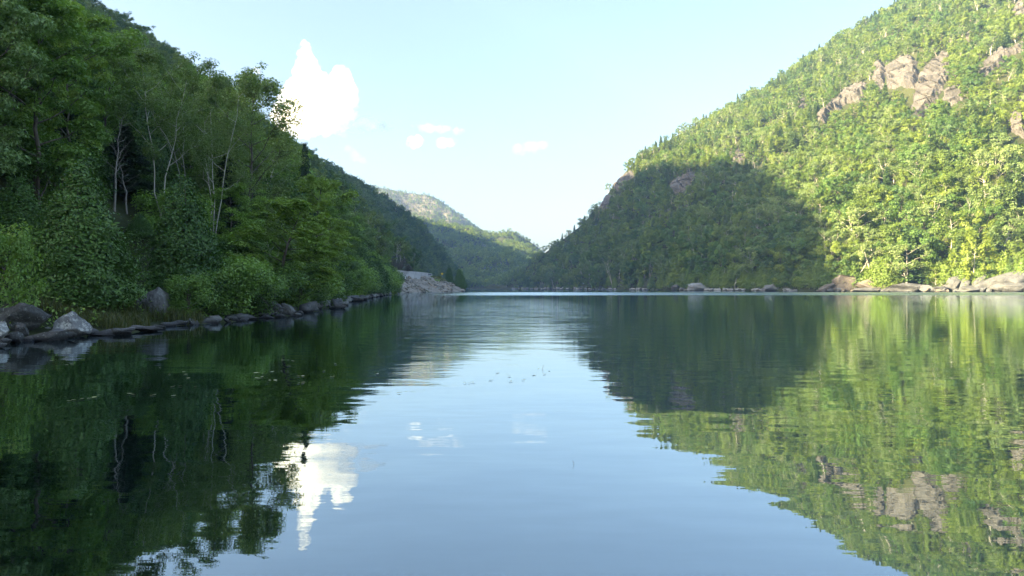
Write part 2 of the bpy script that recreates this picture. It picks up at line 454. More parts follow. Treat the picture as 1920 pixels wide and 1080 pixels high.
RIGHT = PolarHill([(900, 1000), (950, 950), (1000, 850), (1100, 620), (1300, 400), (1540, 310), (1920, 270), (2400, 240)],
                  [(900, 1020), (960, 985), (1010, 930), (1100, 840), (1150, 810), (1280, 805), (1440, 830), (1680, 860), (1920, 880), (2400, 900)],
                  [(900, 545), (950, 530), (962, 514), (1000, 481), (1060, 435), (1105, 400), (1130, 370), (1150, 338), (1170, 315), (1200, 285), (1280, 237), (1350, 200), (1440, 155), (1520, 100), (1600, 50), (1680, 0), (1920, -140), (2100, -175), (2400, -190)],
                  7.5, 9.0, 0.96, 4, 0.45)
FARC = PolarHill([(500, 1150), (800, 1100), (880, 1030), (960, 1010), (1100, 1010)], [(500, 1800), (1100, 1650)],
                 [(500, 400), (780, 402), (830, 412), (880, 420), (905, 430), (930, 433), (960, 428), (990, 446), (1018, 466), (1040, 490), (1060, 520), (1100, 535)],
                 7.0, 16.0, 1.15, 21, 0.4, 130)
FARB = PolarHill([(400, 1850), (1000, 1850)], [(400, 2450), (1000, 2350)],
                 [(400, 380), (560, 372), (640, 352), (690, 346), (720, 350), (760, 359), (800, 361), (815, 366), (830, 376), (860, 399), (897, 426), (930, 450), (1000, 500)],
                 7.0, 26.0, 1.0, 31, 0.4, 150)

# ground sheet under everything, lake surface, hills
gv = np.array([[-1380, -380, -3.2], [1380, -380, -3.2], [1380, 3180, -3.2], [-1380, 3180, -3.2]], float)
tag(obj("ground", mesh_np("ground", gv, np.array([[0, 1, 2, 3]]), M['soil'])), kind="structure")
wx = np.linspace(-1300, 1300, 53); wy = np.concatenate([np.linspace(-370, 300, 40), np.linspace(330, 1150, 30)])
WX, WY = np.meshgrid(wx, wy)
tag(obj("lake_water", mesh_np("lake_water", np.stack([WX, WY, WX * 0], -1).reshape(-1, 3), grid_faces(len(wy), len(wx)), M['water'], smooth=True)), kind="structure")

Yl = np.concatenate([np.arange(-380, -10, 15), np.arange(-10, 100, 1.5), np.arange(100, 450, 3.5), np.arange(450, 1000, 10), np.arange(1000, 2150, 30)]).astype(float)
Wl = np.concatenate([[-8, -4, -2, -1, -.4, 0, .3, .7, 1.2, 2, 3], np.arange(4, 40, 2.0), np.arange(40, 180, 6), np.arange(180, 1150, 25)]).astype(float)
XL = xshore(Yl)[:, None] - Wl[None]; YL = np.repeat(Yl[:, None], len(Wl), 1)
ZL = zleft(XL, YL)
tag(obj("left_hill", mesh_np("left_hill", np.stack([XL, YL, ZL], -1).reshape(-1, 3), grid_faces(len(Yl), len(Wl)), M['soil'], smooth=True)), kind="structure")
RIGHT.mesh("right_hill", np.arange(905, 2400, 7.0), M['far_soil'])
FARC.mesh("far_hill", np.arange(500, 1100, 6.0), M['far_soil'])
FARB.mesh("far_mountain", np.arange(400, 1000, 5.0), M['far_rock'])

# ------------------------------------------------------------------ trees: shapes
def leaves(c, nrm, size, asp=0.62, fold=0.25):
    """leaf blades as folded rhombs: centres, normals, lengths"""
    n = len(c)
    r = rng.normal(size=(n, 3))
    u = np.cross(nrm, r); u /= np.linalg.norm(u, axis=1)[:, None] + 1e-9
    w = np.cross(nrm, u)
    L = size[:, None] * 0.5
    v = np.stack([c - u * L, c + w * L * asp + nrm * L * fold, c + u * L, c - w * L * asp + nrm * L * fold], 1).reshape(-1, 3)
    f = np.arange(n * 4).reshape(n, 4)
    return v, f

def unit(v): return v / (np.linalg.norm(v, axis=-1, keepdims=True) + 1e-9)

def build_kind(name, wood, wood_mat, lv, lf, tint, leaf_m):
    """trunk mesh, crown mesh and both joined"""
    wv, wf = join(wood)
    d = {'trunk': mesh_np(name + "_trunk", wv, wf, wood_mat, smooth=True)}
    if lv is not None:
        d['crown'] = mesh_np(name + "_crown", lv, lf, leaf_m, tint=tint)
        jv, jf = join([(wv, wf), (lv, lf)])
        d['joined'] = mesh_np(name + "_whole", jv, jf, [wood_mat, leaf_m], mi=np.r_[np.zeros(len(wf)), np.ones(len(lf))], tint=np.r_[np.zeros(len(wv)), tint])
    else:
        d['joined'] = d['trunk']
    d['name'] = name
    return d

def branchy(H, Rc, base, n_limb, trunk_r, lean=0.05, stems=1, up=0.5, sub=3, wob=0.06):
    """stems, limbs and twigs inside an egg-shaped crown; returns tubes and clump centres"""
    wood, tips = [], []
    for st in range(stems):
        az0 = rng.uniform(0, 6.28)
        ld = np.array([math.cos(az0), math.sin(az0), 0]) * lean * H * (1.6 if stems > 1 else 1)
        t = np.linspace(0, 1, 9)
        top = 0.93 * H * rng.uniform(0.88, 1)
        tp = np.stack([ld[0] * t ** 1.3, ld[1] * t ** 1.3, top * t], 1)
        tp[1:] += rng.normal(size=(8, 3)) * H * 0.007 * np.array([1, 1, .2])
        tp[0, 2] = -0.6
        wood.append(tube(tp, trunk_r * (1 - 0.88 * t) / (1 if stems == 1 else 1.3), 7))
        m = max(3, int(n_limb / stems))
        for i in range(m):
            f = base + (0.97 - base) * ((i + rng.uniform(0, 1)) / m)
            k = f * 8 * H * 0.93 / top; k = min(k, 7.9)
            p0 = tp[int(k)] + (tp[int(k) + 1] - tp[int(k)]) * (k - int(k))
            h = (f - base) / (1 - base)
            env = math.sin(math.pi * min(1, 0.22 + 0.78 * h) ** 1.15) ** 0.6 if h < 0.98 else 0.25
            ln = Rc * max(0.25, env) * rng.uniform(0.7, 1.1)
            az = az0 + i * 2.4 + rng.uniform(-.5, .5)
            d = np.array([math.cos(az), math.sin(az), up * rng.uniform(0.4, 1.3)])
            d /= np.linalg.norm(d[:2])
            s = np.linspace(0, 1, 5)
            lp = p0 + d[None] * ln * s[:, None] + np.array([0, 0, 1])[None] * (0.16 * ln * s ** 2)[:, None] + rng.normal(size=(5, 3)) * ln * wob * s[:, None]
            r0 = trunk_r * 0.42 * (1 - 0.6 * f)
            wood.append(tube(lp, r0 * (1 - 0.85 * s), 5))
            tips.append(lp[-1]); tips.append(lp[3])
            if rng.random() < .6: tips.append(lp[2])
            for q in range(sub):
                a = rng.uniform(0.35, 0.95); kk = a * 4; b = lp[int(min(kk, 3))] + (lp[int(min(kk, 3)) + 1] - lp[int(min(kk, 3))]) * (kk - int(min(kk, 3)))
                dd = unit(d + rng.normal(size=3) * 0.7); l2 = ln * rng.uniform(0.2, 0.45)
                e = b + dd * l2
                wood.append(tube(np.stack([b, (b + e) / 2 + rng.normal(size=3) * l2 * .08, e]), r0 * np.array([0.4, 0.28, 0.1]), 4))
                tips.append(e)
    return wood, np.array(tips)

def clumps(tips, n_leaf, cr, size, flat=0.6, jitter=0.4, upb=0.9, drop=0.0, out=0.0):
    """leaf clumps round the twig ends"""
    k = len(tips)
    rad = cr * rng.uniform(0.55, 1.25, k)
    cnt = np.maximum(4, (n_leaf / k * (rad / cr) ** 2).astype(int))
    idx = np.repeat(np.arange(k), cnt)
    n = len(idx)
    d = unit(rng.normal(size=(n, 3)))
    rr = rng.random(n) ** 0.45
    off = d * rr[:, None] * rad[idx][:, None]; off[:, 2] *= flat
    off[:, 2] -= drop * (off[:, 0] ** 2 + off[:, 1] ** 2) / cr
    c = tips[idx] + off
    mid = tips.mean(0); rad_out = unit(c - mid)
    nrm = unit(d * 0.5 + rad_out * out + np.array([0, 0, upb]) + rng.normal(size=(n, 3)) * jitter)
    sz = size * rng.uniform(0.6, 1.3, n)
    v, f = leaves(c, nrm, sz)
    ct = rng.random(k)
    tint = np.clip(ct[idx] * 0.65 + rng.random(n) * 0.35, 0, 1)
    return v, f, np.repeat(tint, 4)

def broadleaf(name, H, Rc, leaf_m, wood_m, n_leaf, size, base=0.25, n_limb=16, cr=None, tr=None, stems=1, lean=0.05, up=0.5, sub=3, flat=0.45, drop=0.0, out=0.0, upb=0.9):
    wood, tips = branchy(H, Rc, base, n_limb, tr or H * 0.014, lean, stems, up, sub)
    v, f, t = clumps(tips, n_leaf, cr or Rc * 0.27, size, flat, drop=drop, out=out, upb=upb)
    return build_kind(name, wood, wood_m, v, f, t, leaf_m)

def cedar(name, H, Rc, leaf_m, n_spray, per, size, lump=0.22, wood_m=None, pw=0.75):
    t = np.linspace(0, 1, 6)
    wood = [tube(np.stack([0.02 * H * np.sin(t * 3), 0 * t, H * 0.96 * t - 0.5 * (t == 0)], 1), H * 0.016 * (1 - .9 * t), 6)]
    hh = 1 - np.sqrt(rng.random(n_spray)) * 0.985
    hh = np.clip(hh * 0.97 + 0.02, 0.02, 0.995)
    th = rng.uniform(0, 2 * math.pi, n_spray)
    lum = vnoise(np.stack([np.cos(th) * 2.2, np.sin(th) * 2.2, hh * 7 + 9 * rng.random()], 1), 5)
    rr = Rc * (1 - hh) ** pw * np.minimum(1, 0.55 + hh * 4) * (1 + lump * lum) * (0.45 + 0.55 * rng.random(n_spray) ** 0.4)
    d = np.stack([np.cos(th), np.sin(th), 0 * th], 1)
    c0 = d * rr[:, None] + np.array([0, 0, 1]) * (hh * H)[:, None]
    for i in range(0, n_spray, max(1, n_spray // 40)):
        b = np.array([0, 0, c0[i, 2] - 0.1 * rr[i]])
        wood.append(tube(np.stack([b, (b + c0[i]) / 2 + [0, 0, -.05 * rr[i]], c0[i]]), H * 0.004 * np.array([1, .7, .2]), 4))
    idx = np.repeat(np.arange(n_spray), per)
    n = len(idx)
    sp = size * 1.3
    off = rng.normal(size=(n, 3)) * sp * np.array([.8, .8, .8])
    c = c0[idx] + off
    nrm = unit(d[idx] * 0.9 + rng.normal(size=(n, 3)) * 0.5 + np.array([0, 0, 0.45]))
    v, f = leaves(c, nrm, size * rng.uniform(.6, 1.5, n), 0.5, 0.2)
    ct = np.clip(0.5 + 0.5 * lum, 0, 1)
    tint = np.clip(ct[idx] * 0.55 + rng.random(n) * .45, 0, 1)
    return build_kind(name, wood, wood_m or M['bark'], v, f, np.repeat(tint, 4), leaf_m)

def spruce(name, H, Rc, leaf_m, levels, per_branch, size, wood_m=None, sparse=0.0, droop=0.25):
    t = np.linspace(0, 1, 7)
    wood = [tube(np.stack([0.008 * H * np.sin(t * 5), 0 * t, H * t - 0.5 * (t == 0)], 1), H * 0.013 * (1 - .95 * t), 6)]
    C, D, T = [], [], []
    for i in range(levels):
        f = 0.08 + 0.92 * (i + rng.random()) / levels
        nb = int(10 - 4 * f)
        for j in range(nb):
            if rng.random() < sparse: continue
            az = rng.uniform(0, 6.28)
            ln = Rc * (1 - f) ** 0.85 * rng.uniform(.65, 1.15) + 0.02 * H
            d = np.array([math.cos(az), math.sin(az), 0])
            s = np.linspace(0, 1, 4)
            lp = np.array([0, 0, f * H]) + d[None] * (ln * s)[:, None] + np.array([0, 0, 1])[None] * (ln * (0.12 * s - droop * s ** 2))[:, None]
            wood.append(tube(lp, H * 0.0035 * (1 - f * .6) * (1 - .8 * s), 3))
            k = max(3, int(per_branch * (ln / Rc + .15)))
            u = rng.uniform(0.12, 1, k)
            q = np.array([0, 0, f * H]) + d[None] * (ln * u)[:, None] + np.array([0, 0, 1])[None] * (ln * (0.12 * u - droop * u ** 2))[:, None]
            side = np.array([-d[1], d[0], 0])
            q = q + side[None] * (rng.normal(size=k) * ln * 0.16 * (1.1 - u))[:, None] + rng.normal(size=(k, 3)) * size * .25
            C.append(q); D.append(np.repeat((d * .3 + [0, 0, 1])[None], k, 0)); T.append(np.full(k, rng.random()))
    c = np.concatenate(C); nrm = unit(np.concatenate(D) + rng.normal(size=(len(c), 3)) * 0.45)
    v, f = leaves(c, nrm, size * rng.uniform(.6, 1.4, len(c)), 0.4, 0.15)
    tint = np.clip(np.concatenate(T) * .5 + rng.random(len(c)) * .5, 0, 1)
    return build_kind(name, wood, wood_m or M['bark'], v, f, np.repeat(tint, 4), leaf_m)

def snag(name, H, wood_m, n_limb=9, ln=0.28, tr=0.012, stems=1, lean=.08):
    wood, tips = branchy(H, H * ln, 0.35, n_limb, H * tr, lean, stems, 0.9, 2)
    return build_kind(name, wood, wood_m, None, None, None, None)

def bush(name, Rc, H, leaf_m, n_leaf, size, n_limb=12):
    wood, tips = branchy(H, Rc, 0.05, n_limb, 0.03 * H, 0.15, 3, 0.6, 2)
    v, f, t = clumps(tips, n_leaf, Rc * 0.36, size, 0.75)
    return build_kind(name, wood, M['bark'], v, f, t, leaf_m)

# near kinds (nominal height 10 m unless said)
NEAR = {
    'maple': [broadleaf("maple", 10, 3.4, M['maple'], M['bark'], 22000, 0.20, 0.12, 22, 0.72, drop=.3, flat=.38),
              broadleaf("maple", 10, 3.0, M['maple'], M['bark'], 20000, 0.19, 0.14, 20, 0.70, lean=.1, drop=.25, flat=.4),
              broadleaf("maple", 10, 3.6, M['maple2'], M['bark'], 22000, 0.20, 0.10, 24, 0.70, drop=.3, flat=.36)],
    'bright': [broadleaf("bright", 10, 3.2, M['bright'], M['bark'], 19000, 0.21, 0.12, 22, 0.72, lean=.1, flat=.34, drop=.3),
               broadleaf("bright", 10, 2.9, M['bright'], M['bark'], 18000, 0.20, 0.15, 18, 0.72, flat=.34, drop=.3)],
    'birch': [broadleaf("birch", 10, 2.5, M['birch'], M['white_bark'], 17000, 0.12, 0.36, 18, 0.52, 0.06, 2, .1, .8, 4, .6),
              broadleaf("birch", 10, 2.7, M['birch'], M['white_bark'], 17000, 0.12, 0.34, 20, 0.52, 0.06, 3, .1, .8, 4, .6)],
    'open': [broadleaf("open", 10, 2.8, M['birch'], M['bark'], 26000, 0.135, 0.15, 26, 0.60, 0.11, 1, .05, .7, 5, .6)],
    'cedar': [cedar("cedar", 10, 2.9, M['cedar'], 1900, 11, 0.21, .3), cedar("cedar", 10, 2.7, M['cedar'], 1900, 11, 0.20, .38)],
    'hemlock': [spruce("hemlock", 10, 2.6, M['hemlock'], 40, 110, 0.24, droop=.35)],
    'bush': [bush("bush", 1.6, 2.2, M['maple'], 6000, 0.14), bush("bush", 1.5, 2.0, M['bright'], 5500, 0.14), bush("bush", 1.7, 1.9, M['cedar'], 6500, 0.12)],
    'snag': [snag("snag", 10, M['dead_bark'], 16, .16, .011)],
}
MID = {
    'broad': [broadleaf("mid", 10, 3.5, M['maple'], M['bark'], 9000, 0.26, 0.18, 18, 0.9),
              broadleaf("mid", 10, 3.2, M['birch'], M['pale_bark'], 8000, 0.24, 0.25, 18, 0.8, stems=2),
              broadleaf("mid", 10, 3.7, M['maple'], M['bark'], 9000, 0.26, 0.15, 20, 0.9),
              broadleaf("mid", 10, 3.2, M['bright'], M['bark'], 8000, 0.25, 0.2, 18, 0.9)],
    'cedar': [cedar("mid", 10, 3.0, M['cedar'], 900, 9, 0.30)],
    'birchsnag': [snag("mid", 10, M['pale_bark'], 12, .2, .014, 2), snag("mid", 10, M['pale_bark'], 9, .16, .013, 1)],
}
def far_broad(i):
    birchy = i in (3, 4)
    return broadleaf("far", 10, 3.7 + 0.4 * (i % 3), M['hillbirch'] if birchy else M[('hill', 'hill', 'hilldark', '', '', 'hill', 'hillgold', 'hilldark')[i]], M['pale_bark'] if birchy or i == 1 else M['bark'],
                     3300 if birchy else 4600, 0.42, 0.26 if birchy else .06, 16, 0.80, 0.16 if birchy else .13, 2 if birchy else 1, .12 if birchy else .06, .6, 3, .75, out=.8, upb=.35)
FAR = {
    'broad': [far_broad(i) for i in range(8)],
    'spruce': [spruce("far", 10, 2.1, M['hillspruce'], 24, 42, 0.70), spruce("far", 10, 1.8, M['hillspruce'], 24, 40, 0.65)],
    'cedar': [cedar("far", 10, 2.6, M['hillcedar'], 600, 6, 0.55, .35), cedar("far", 10, 2.3, M['hillcedar'], 600, 6, 0.55, .3)],
    'snag': [snag("far", 10, M['pale_bark'], 9, .26, .013, 2, .16), snag("far", 10, M['pale_bark'], 8, .2, .013, 1, .14)],
}
TINY = {
    'broad': [broadleaf("tiny", 10, 4.3, M['hill'], M['bark'], 420, 1.35, .08, 7, 1.6, .15, 1, .05, .6, 1, .75, out=1.0, upb=.35) for i in range(3)],
    'spruce': [spruce("tiny", 10, 2.1, M['hillspruce'], 10, 12, 1.3)],
}

NAMES = {'maple': 'maple_tree', 'bright': 'maple_tree', 'birch': 'birch_tree', 'open': 'ash_tree', 'cedar': 'cedar_tree', 'hemlock': 'hemlock_tree',
         'bush': 'shrub', 'snag': 'dead_tree', 'broad': 'broadleaf_tree', 'birchsnag': 'dead_birch', 'spruce': 'spruce_tree', 'scrub': 'bush'}
def plant(kind, spec, X, Y, Z, H, label, cat, group=None, rz=None, wide=1.0, nominal=10.0, tilt=(0, 0)):
    e = bpy.data.objects.new(NAMES[kind], None); COL.objects.link(e)
    e.empty_display_size = 0.3
    e.location = (X, Y, Z)
    s = H / nominal
    e.scale = (s * wide, s * wide, s)
    e.rotation_euler = (tilt[0], tilt[1], rng.uniform(0, 6.28) if rz is None else rz)
    obj("trunk", spec['trunk'], e)
    if 'crown' in spec: obj("crown", spec['crown'], e)
    return tag(e, label, cat, group)

def pick(lst): return lst[int(rng.integers(len(lst)))]

def zone(x, table):
    for lim, txt in table:
        if x < lim: return txt
    return table[-1][1]
ZL_ = [(60, "above the leaning boulder at the left edge"), (200, "above the pale lichen boulder"), (300, "behind the bare dead trees"), (380, "around the white-stemmed birches"),
      (480, "below the open-crowned skyline trees"), (560, "behind the maple that leans out"), (640, "at the bend of the left bank"), (9999, "near the end of the wooded left bank")]
ZR_ = [(1060, "at the far end of the right shore"), (1180, "left of the leaning pale trunk"), (1270, "left of the big pale boulder"), (1380, "above the big pale boulder"), (1460, "left of the round shaded boulder"), (1545, "close to the shadow's edge"),
      (1610, "just right of the shadow's edge"), (1680, "above the tan boulders"), (1750, "around the tall tawny spruce"), (1840, "above the upright grey rocks"), (9999, "above the great slab at the right edge")]

# ------------------------------------------------------------------ left bank: trees placed one by one
def left_tree(kind, x, Y, ytop, halfpx, label, cat, v=0, tilt=(0, 0), rz=None, sink=0.0, group=None, nominalR=None):
    X = (x - CX) / FPX * Y
    X = min(X, float(xshore(Y)) - 0.5)
    Z = float(zleft(np.array([X]), np.array([Y]))[0]) - sink
    H = CAM_H + (CY - ytop) / FPX * Y - Z
    spec = NEAR[kind][v % len(NEAR[kind])]
    nom = 2.1 if kind == 'bush' else 10.0
    rn = nominalR or {'maple': 3.9, 'bright': 3.4, 'birch': 3.0, 'open': 2.9, 'cedar': 2.7, 'hemlock': 2.5, 'bush': 1.8, 'snag': 2.0}[kind]
    wide = (halfpx / FPX * Y) / (rn * H / nom)
    return plant(kind, spec, X, Y, Z, H, label, cat, group, rz, min(max(wide, 0.5), 1.9), nom, tilt)

LEFT = [
    ('cedar', 150, 25.5, 300, 95, "dense dark cedar behind the pale lichen boulder on the left bank", 'cedar', 0),
    ('cedar', 345, 32, 325, 80, "dark cedar just right of the tall upright boulder, its skirt over the water", 'cedar', 1),
    ('cedar', 35, 27, 330, 80, "dark cedar above the big dark leaning boulder at the left edge", 'cedar', 1),
    ('cedar', 262, 36, 400, 60, "smaller dark cedar in the gap behind the tall upright boulder", 'cedar', 0),
    ('bush', -10, 20.5, 450, 75, "leafy light green shrub hanging in at the left edge above the boulders", 'shrub', 0),
    ('bright', 515, 43, 372, 112, "bright green maple leaning out over the water right of the cedars", 'maple', 0),
    ('maple', 440, 47, 330, 80, "green maple behind the arching bare branch", 'maple', 1),
    ('bright', 590, 58, 318, 70, "yellow-green maple crown catching light above the bend of the left bank", 'maple', 1),
    ('maple', 640, 78, 378, 55, "rounded green maple where the left bank bends away, beside the narrow shore stones", 'maple', 2),
    ('birch', 298, 41, 108, 95, "tallest white-stemmed birch in the middle of the left bank", 'birch', 0),
    ('birch', 400, 46, 125, 85, "white-stemmed birch right of the tallest birch, under the skyline", 'birch', 1),
    ('birch', 345, 50, 150, 70, "slim birch half hidden between the two larger birches", 'birch', 0),
    ('open', 466, 54, 120, 92, "open-crowned dark tree standing against the sky beside the tall cloud", 'tree', 0),
    ('open', 420, 60, 128, 85, "open-crowned tree on the skyline left of the one beside the cloud", 'tree', 0),
    ('maple', 70, 31, -30, 140, "large maple crown filling the upper left corner", 'maple', 0),
    ('maple', -60, 27, -80, 130, "maple cut off by the left edge of the picture", 'maple', 2),
    ('bright', 132, 37, 15, 70, "yellow-green crown high in the upper left corner", 'maple', 1),
    ('maple', 190, 46, 60, 80, "maple right of the yellow-green crown in the upper left", 'maple', 1),
    ('bright', 240, 55, 92, 60, "light green maple below the left skyline", 'maple', 0),
    ('maple', 20, 42, -90, 120, "maple standing behind the large crown in the upper left corner", 'maple', 1),
    ('maple', 300, 68, 100, 80, "maple behind the tallest birch near the skyline", 'maple', 2),
    ('maple', 365, 78, 118, 75, "maple at the skyline behind the two birches", 'maple', 0),
    ('hemlock', 235, 42, 235, 70, "dark hemlock between the left cedars and the birches", 'hemlock', 0),
    ('hemlock', 425, 52, 290, 60, "dark hemlock below the right-hand birch", 'hemlock', 0),
    ('hemlock', 120, 40, 180, 80, "dark hemlock in the shade under the large left crown", 'hemlock', 0),
    ('hemlock', 572, 80, 270, 26, "slim dark hemlock spire poking up against the sky right of the cloud tree", 'hemlock', 0),
    ('snag', 214, 37, 195, 40, "bare dead tree with grey twigs in the dark gap left of the birches", 'dead tree', 0),
    ('snag', 238, 39, 290, 34, "shorter bare dead tree beside the taller grey one", 'dead tree', 0),
    ('bush', 232, 29.5, 555, 30, "low shrub between the pale lichen boulder and the tall upright boulder", 'shrub', 0),
    ('bush', 455, 37, 530, 55, "dark shrub under the arching bare branch", 'shrub', 2),
    ('bush', 545, 46, 520, 60, "green shrub over the round grey shore boulder", 'shrub', 0),
    ('bush', 600, 60, 500, 55, "shrub at the water under the yellow-green maple", 'shrub', 2),
    ('bush', 80, 24, 500, 50, "dark shrub behind the big leaning boulder", 'shrub', 2),
    ('bush', 650, 88, 500, 45, "shrub at the water where the left bank narrows", 'shrub', 0),
    ('cedar', 690, 122, 450, 40, "rounded cedar near the end of the wooded left bank", 'cedar', 0),
    ('cedar', 722, 160, 478, 30, "last cedar of the left bank, beside the road embankment", 'cedar', 1),
    ('cedar', 668, 105, 430, 40, "cedar second from the bend of the left bank", 'cedar', 1),
    ('maple', 615, 72, 345, 60, "green maple behind the yellow-green crown at the bank's bend", 'maple', 0),
    ('maple', 660, 120, 405, 45, "maple rising behind the cedars at the end of the left bank", 'maple', 2),
    ('bush', 705, 140, 508, 34, "shrub low at the water near the last cedar", 'shrub', 0),
    ('bush', 735, 186, 515, 22, "small shrub where the wooded bank meets the riprap", 'shrub', 0),
]
hand = []
for k in LEFT:
    kind, x, Y, yt, hp, lab, cat, v = k
    hand.append((x, Y))
    left_tree(kind, x, Y, yt, hp, lab, cat, v, tilt=(0, R(12)) if 'leaning out' in lab else (0, 0), rz=0.4 if 'leaning out' in lab else None)

for i in range(70):
    Y_ = 22 + 165 * ((i + rng.random()) / 70) ** 1.5
    x_ = CX + FPX * (float(xshore(Y_)) - 1.5) / Y_
    kd = int(rng.integers(3)); wv_ = rng.uniform(.8, 3.0)
    if x_ < 540 and kd == 1: kd = 2
    X_ = float(xshore(Y_)) - wv_; Z_ = float(zleft(np.array([X_]), np.array([Y_]))[0])
    if x_ < 330: continue
    plant('bush', NEAR['bush'][kd], X_, Y_, Z_ - .15, rng.uniform(1.1, 1.9) * (1 + Y_ / 110), ("low cedar scrub at the waterline " if kd == 2 else "low leafy shrub at the waterline ") + zone(x_, ZL_), 'shrub', "scrub along the left waterline" if kd == 2 else "shrubs along the left waterline", wide=rng.uniform(.9, 1.3), nominal=2.1)

for i in range(90):
    Y_ = 20 + 55 * rng.random(); wv_ = rng.uniform(4.5, 17); kd = int(rng.integers(3))
    X_ = float(xshore(Y_)) - wv_; Z_ = float(zleft(np.array([X_]), np.array([Y_]))[0])
    plant('bush', NEAR['bush'][0 if kd == 1 else kd], X_, Y_, Z_ - .2, rng.uniform(1.4, 2.5), ("cedar scrub up the left bank " if kd == 2 else "understory shrub up the left bank ") + zone(CX + FPX * X_ / Y_, ZL_), 'shrub', "scrub up the left bank" if kd == 2 else "understory shrubs up the left bank", wide=rng.uniform(.9, 1.3), nominal=2.1)

# the bank's other trees, filling the slope behind the front row
SKYL = [(-400, -400), (0, -110), (200, 0), (350, 116), (420, 146), (500, 170), (535, 235), (560, 285), (620, 318), (640, 376), (665, 408), (700, 446), (742, 492), (760, 540)]
nb = 0
bank_pts = []
for gy in np.arange(13, 192, 4.6):
    for gw in np.arange(3.2, 48, 4.6):
        Y = gy + rng.uniform(-1.9, 1.9); w = gw + rng.uniform(-1.7, 1.7)
        X = float(xshore(Y)) - w
        x = CX + FPX * X / Y
        if x < -330: continue
        if min([abs((hx - x)) / FPX * Y + abs(hY - Y) * .5 for hx, hY in hand]) < 2.7: continue
        Z = float(zleft(np.array([X]), np.array([Y]))[0]) - 0.15
        H = rng.uniform(8.5, 13) if w > 6 else rng.uniform(5.5, 8.5)
        lim = min(float(ip(x - 25, SKYL)), float(ip(x, SKYL))) if x > 380 else float(ip(x, SKYL))
        Hmax = CAM_H + (CY - lim) / FPX * Y - Z
        if Hmax < 3.5: continue
        bank_pts.append((Y, X, Z, min(H, Hmax * rng.uniform(.85, 1.0))))
for Y, X, Z, H in bank_pts:
    if nb >= 290: break
    nb += 1
    u = rng.random()
    grp = "trees filling the left bank"
    if u < .12: plant('cedar', pick(NEAR['cedar'] if Y < 60 else MID['cedar']), X, Y, Z, H * .85, "cedar in the dense wood " + zone(CX + FPX * X / Y, ZL_), 'cedar', "cedars filling the left bank")
    elif u < .22: plant('hemlock', NEAR['hemlock'][0], X, Y, Z, H * 1.0, "hemlock in the dense wood " + zone(CX + FPX * X / Y, ZL_), 'hemlock', "hemlocks filling the left bank")
    elif u < .36: plant('birch', pick(NEAR['birch']) if Y < 70 else MID['broad'][1], X, Y, Z, H, "birch in the dense wood " + zone(CX + FPX * X / Y, ZL_), 'birch', "birches filling the left bank")
    else:
        kk = 'bright' if u > .93 else 'maple'
        plant(kk, pick(NEAR[kk]) if Y < 60 else pick(MID['broad']), X, Y, Z, H, "maple in the dense wood " + zone(CX + FPX * X / Y, ZL_), 'maple', "maples filling the left bank", wide=1.05)

# ------------------------------------------------------------------ forests on the slopes
def stuff(name, pts, rz, sc, which, kinds, label, cat):
    """one forest: points carrying instances of whole trees"""
    coll = bpy.data.collections.new(name + "_kinds")
    for i, k in enumerate(kinds):
        o = bpy.data.objects.new("forest_tree_%02d" % i, k['joined']); coll.objects.link(o)
    me = bpy.data.meshes.new(name)
    me.vertices.add(len(pts)); me.vertices.foreach_set("co", np.ascontiguousarray(pts, np.float32).ravel())
    for an, at, dat in (("turn", 'FLOAT_VECTOR', rz), ("size", 'FLOAT_VECTOR', sc)):
        a = me.attributes.new(an, at, 'POINT'); a.data.foreach_set("vector", np.ascontiguousarray(dat, np.float32).ravel())
    a = me.attributes.new("which", 'INT', 'POINT'); a.data.foreach_set("value", np.ascontiguousarray(which, np.int32))
    o = obj(name, me)
    ng = bpy.data.node_groups.new(name, 'GeometryNodeTree')
    ng.interface.new_socket("Geometry", in_out='INPUT', socket_type='NodeSocketGeometry')
    ng.interface.new_socket("Geometry", in_out='OUTPUT', socket_type='NodeSocketGeometry')
    n, l = ng.nodes, ng.links
    gi, go = n.new("NodeGroupInput"), n.new("NodeGroupOutput")
    iop = n.new("GeometryNodeInstanceOnPoints"); ci = n.new("GeometryNodeCollectionInfo")
    ci.inputs[0].default_value = coll; ci.inputs[1].default_value = True; ci.inputs[2].default_value = True
    def attr(nm, t):
        q = n.new("GeometryNodeInputNamedAttribute"); q.data_type = t; q.inputs[0].default_value = nm; return q.outputs[0]
    l.new(gi.outputs[0], iop.inputs["Points"]); l.new(ci.outputs[0], iop.inputs["Instance"])
    iop.inputs["Pick Instance"].default_value = True
    l.new(attr("which", 'INT'), iop.inputs["Instance Index"])
    l.new(attr("turn", 'FLOAT_VECTOR'), iop.inputs["Rotation"]); l.new(attr("size", 'FLOAT_VECTOR'), iop.inputs["Scale"])
    l.new(iop.outputs[0], go.inputs[0])
    md = o.modifiers.new("forest", 'NODES'); md.node_group = ng
    return tag(o, label, cat, kind="stuff")

def jitter_grid(x0, x1, y0, y1, s):
    gx, gy = np.meshgrid(np.arange(x0, x1, s), np.arange(y0, y1, s * .92))
    gx = gx + (np.arange(gx.shape[0]) % 2)[:, None] * s * .5
    X = gx.ravel() + rng.uniform(-.36, .36, gx.size) * s; Y = gy.ravel() + rng.uniform(-.36, .36, gx.size) * s
    return X, Y

def inpoly(x, y, poly):
    p = np.asarray(poly, float); c = np.zeros(np.shape(x), bool); j = len(p) - 1
    for i in range(len(p)):
        k = ((p[i, 1] > y) != (p[j, 1] > y)) & (x < (p[j, 0] - p[i, 0]) * (y - p[i, 1]) / (p[j, 1] - p[i, 1] + 1e-12) + p[i, 0])
        c ^= k; j = i
    return c

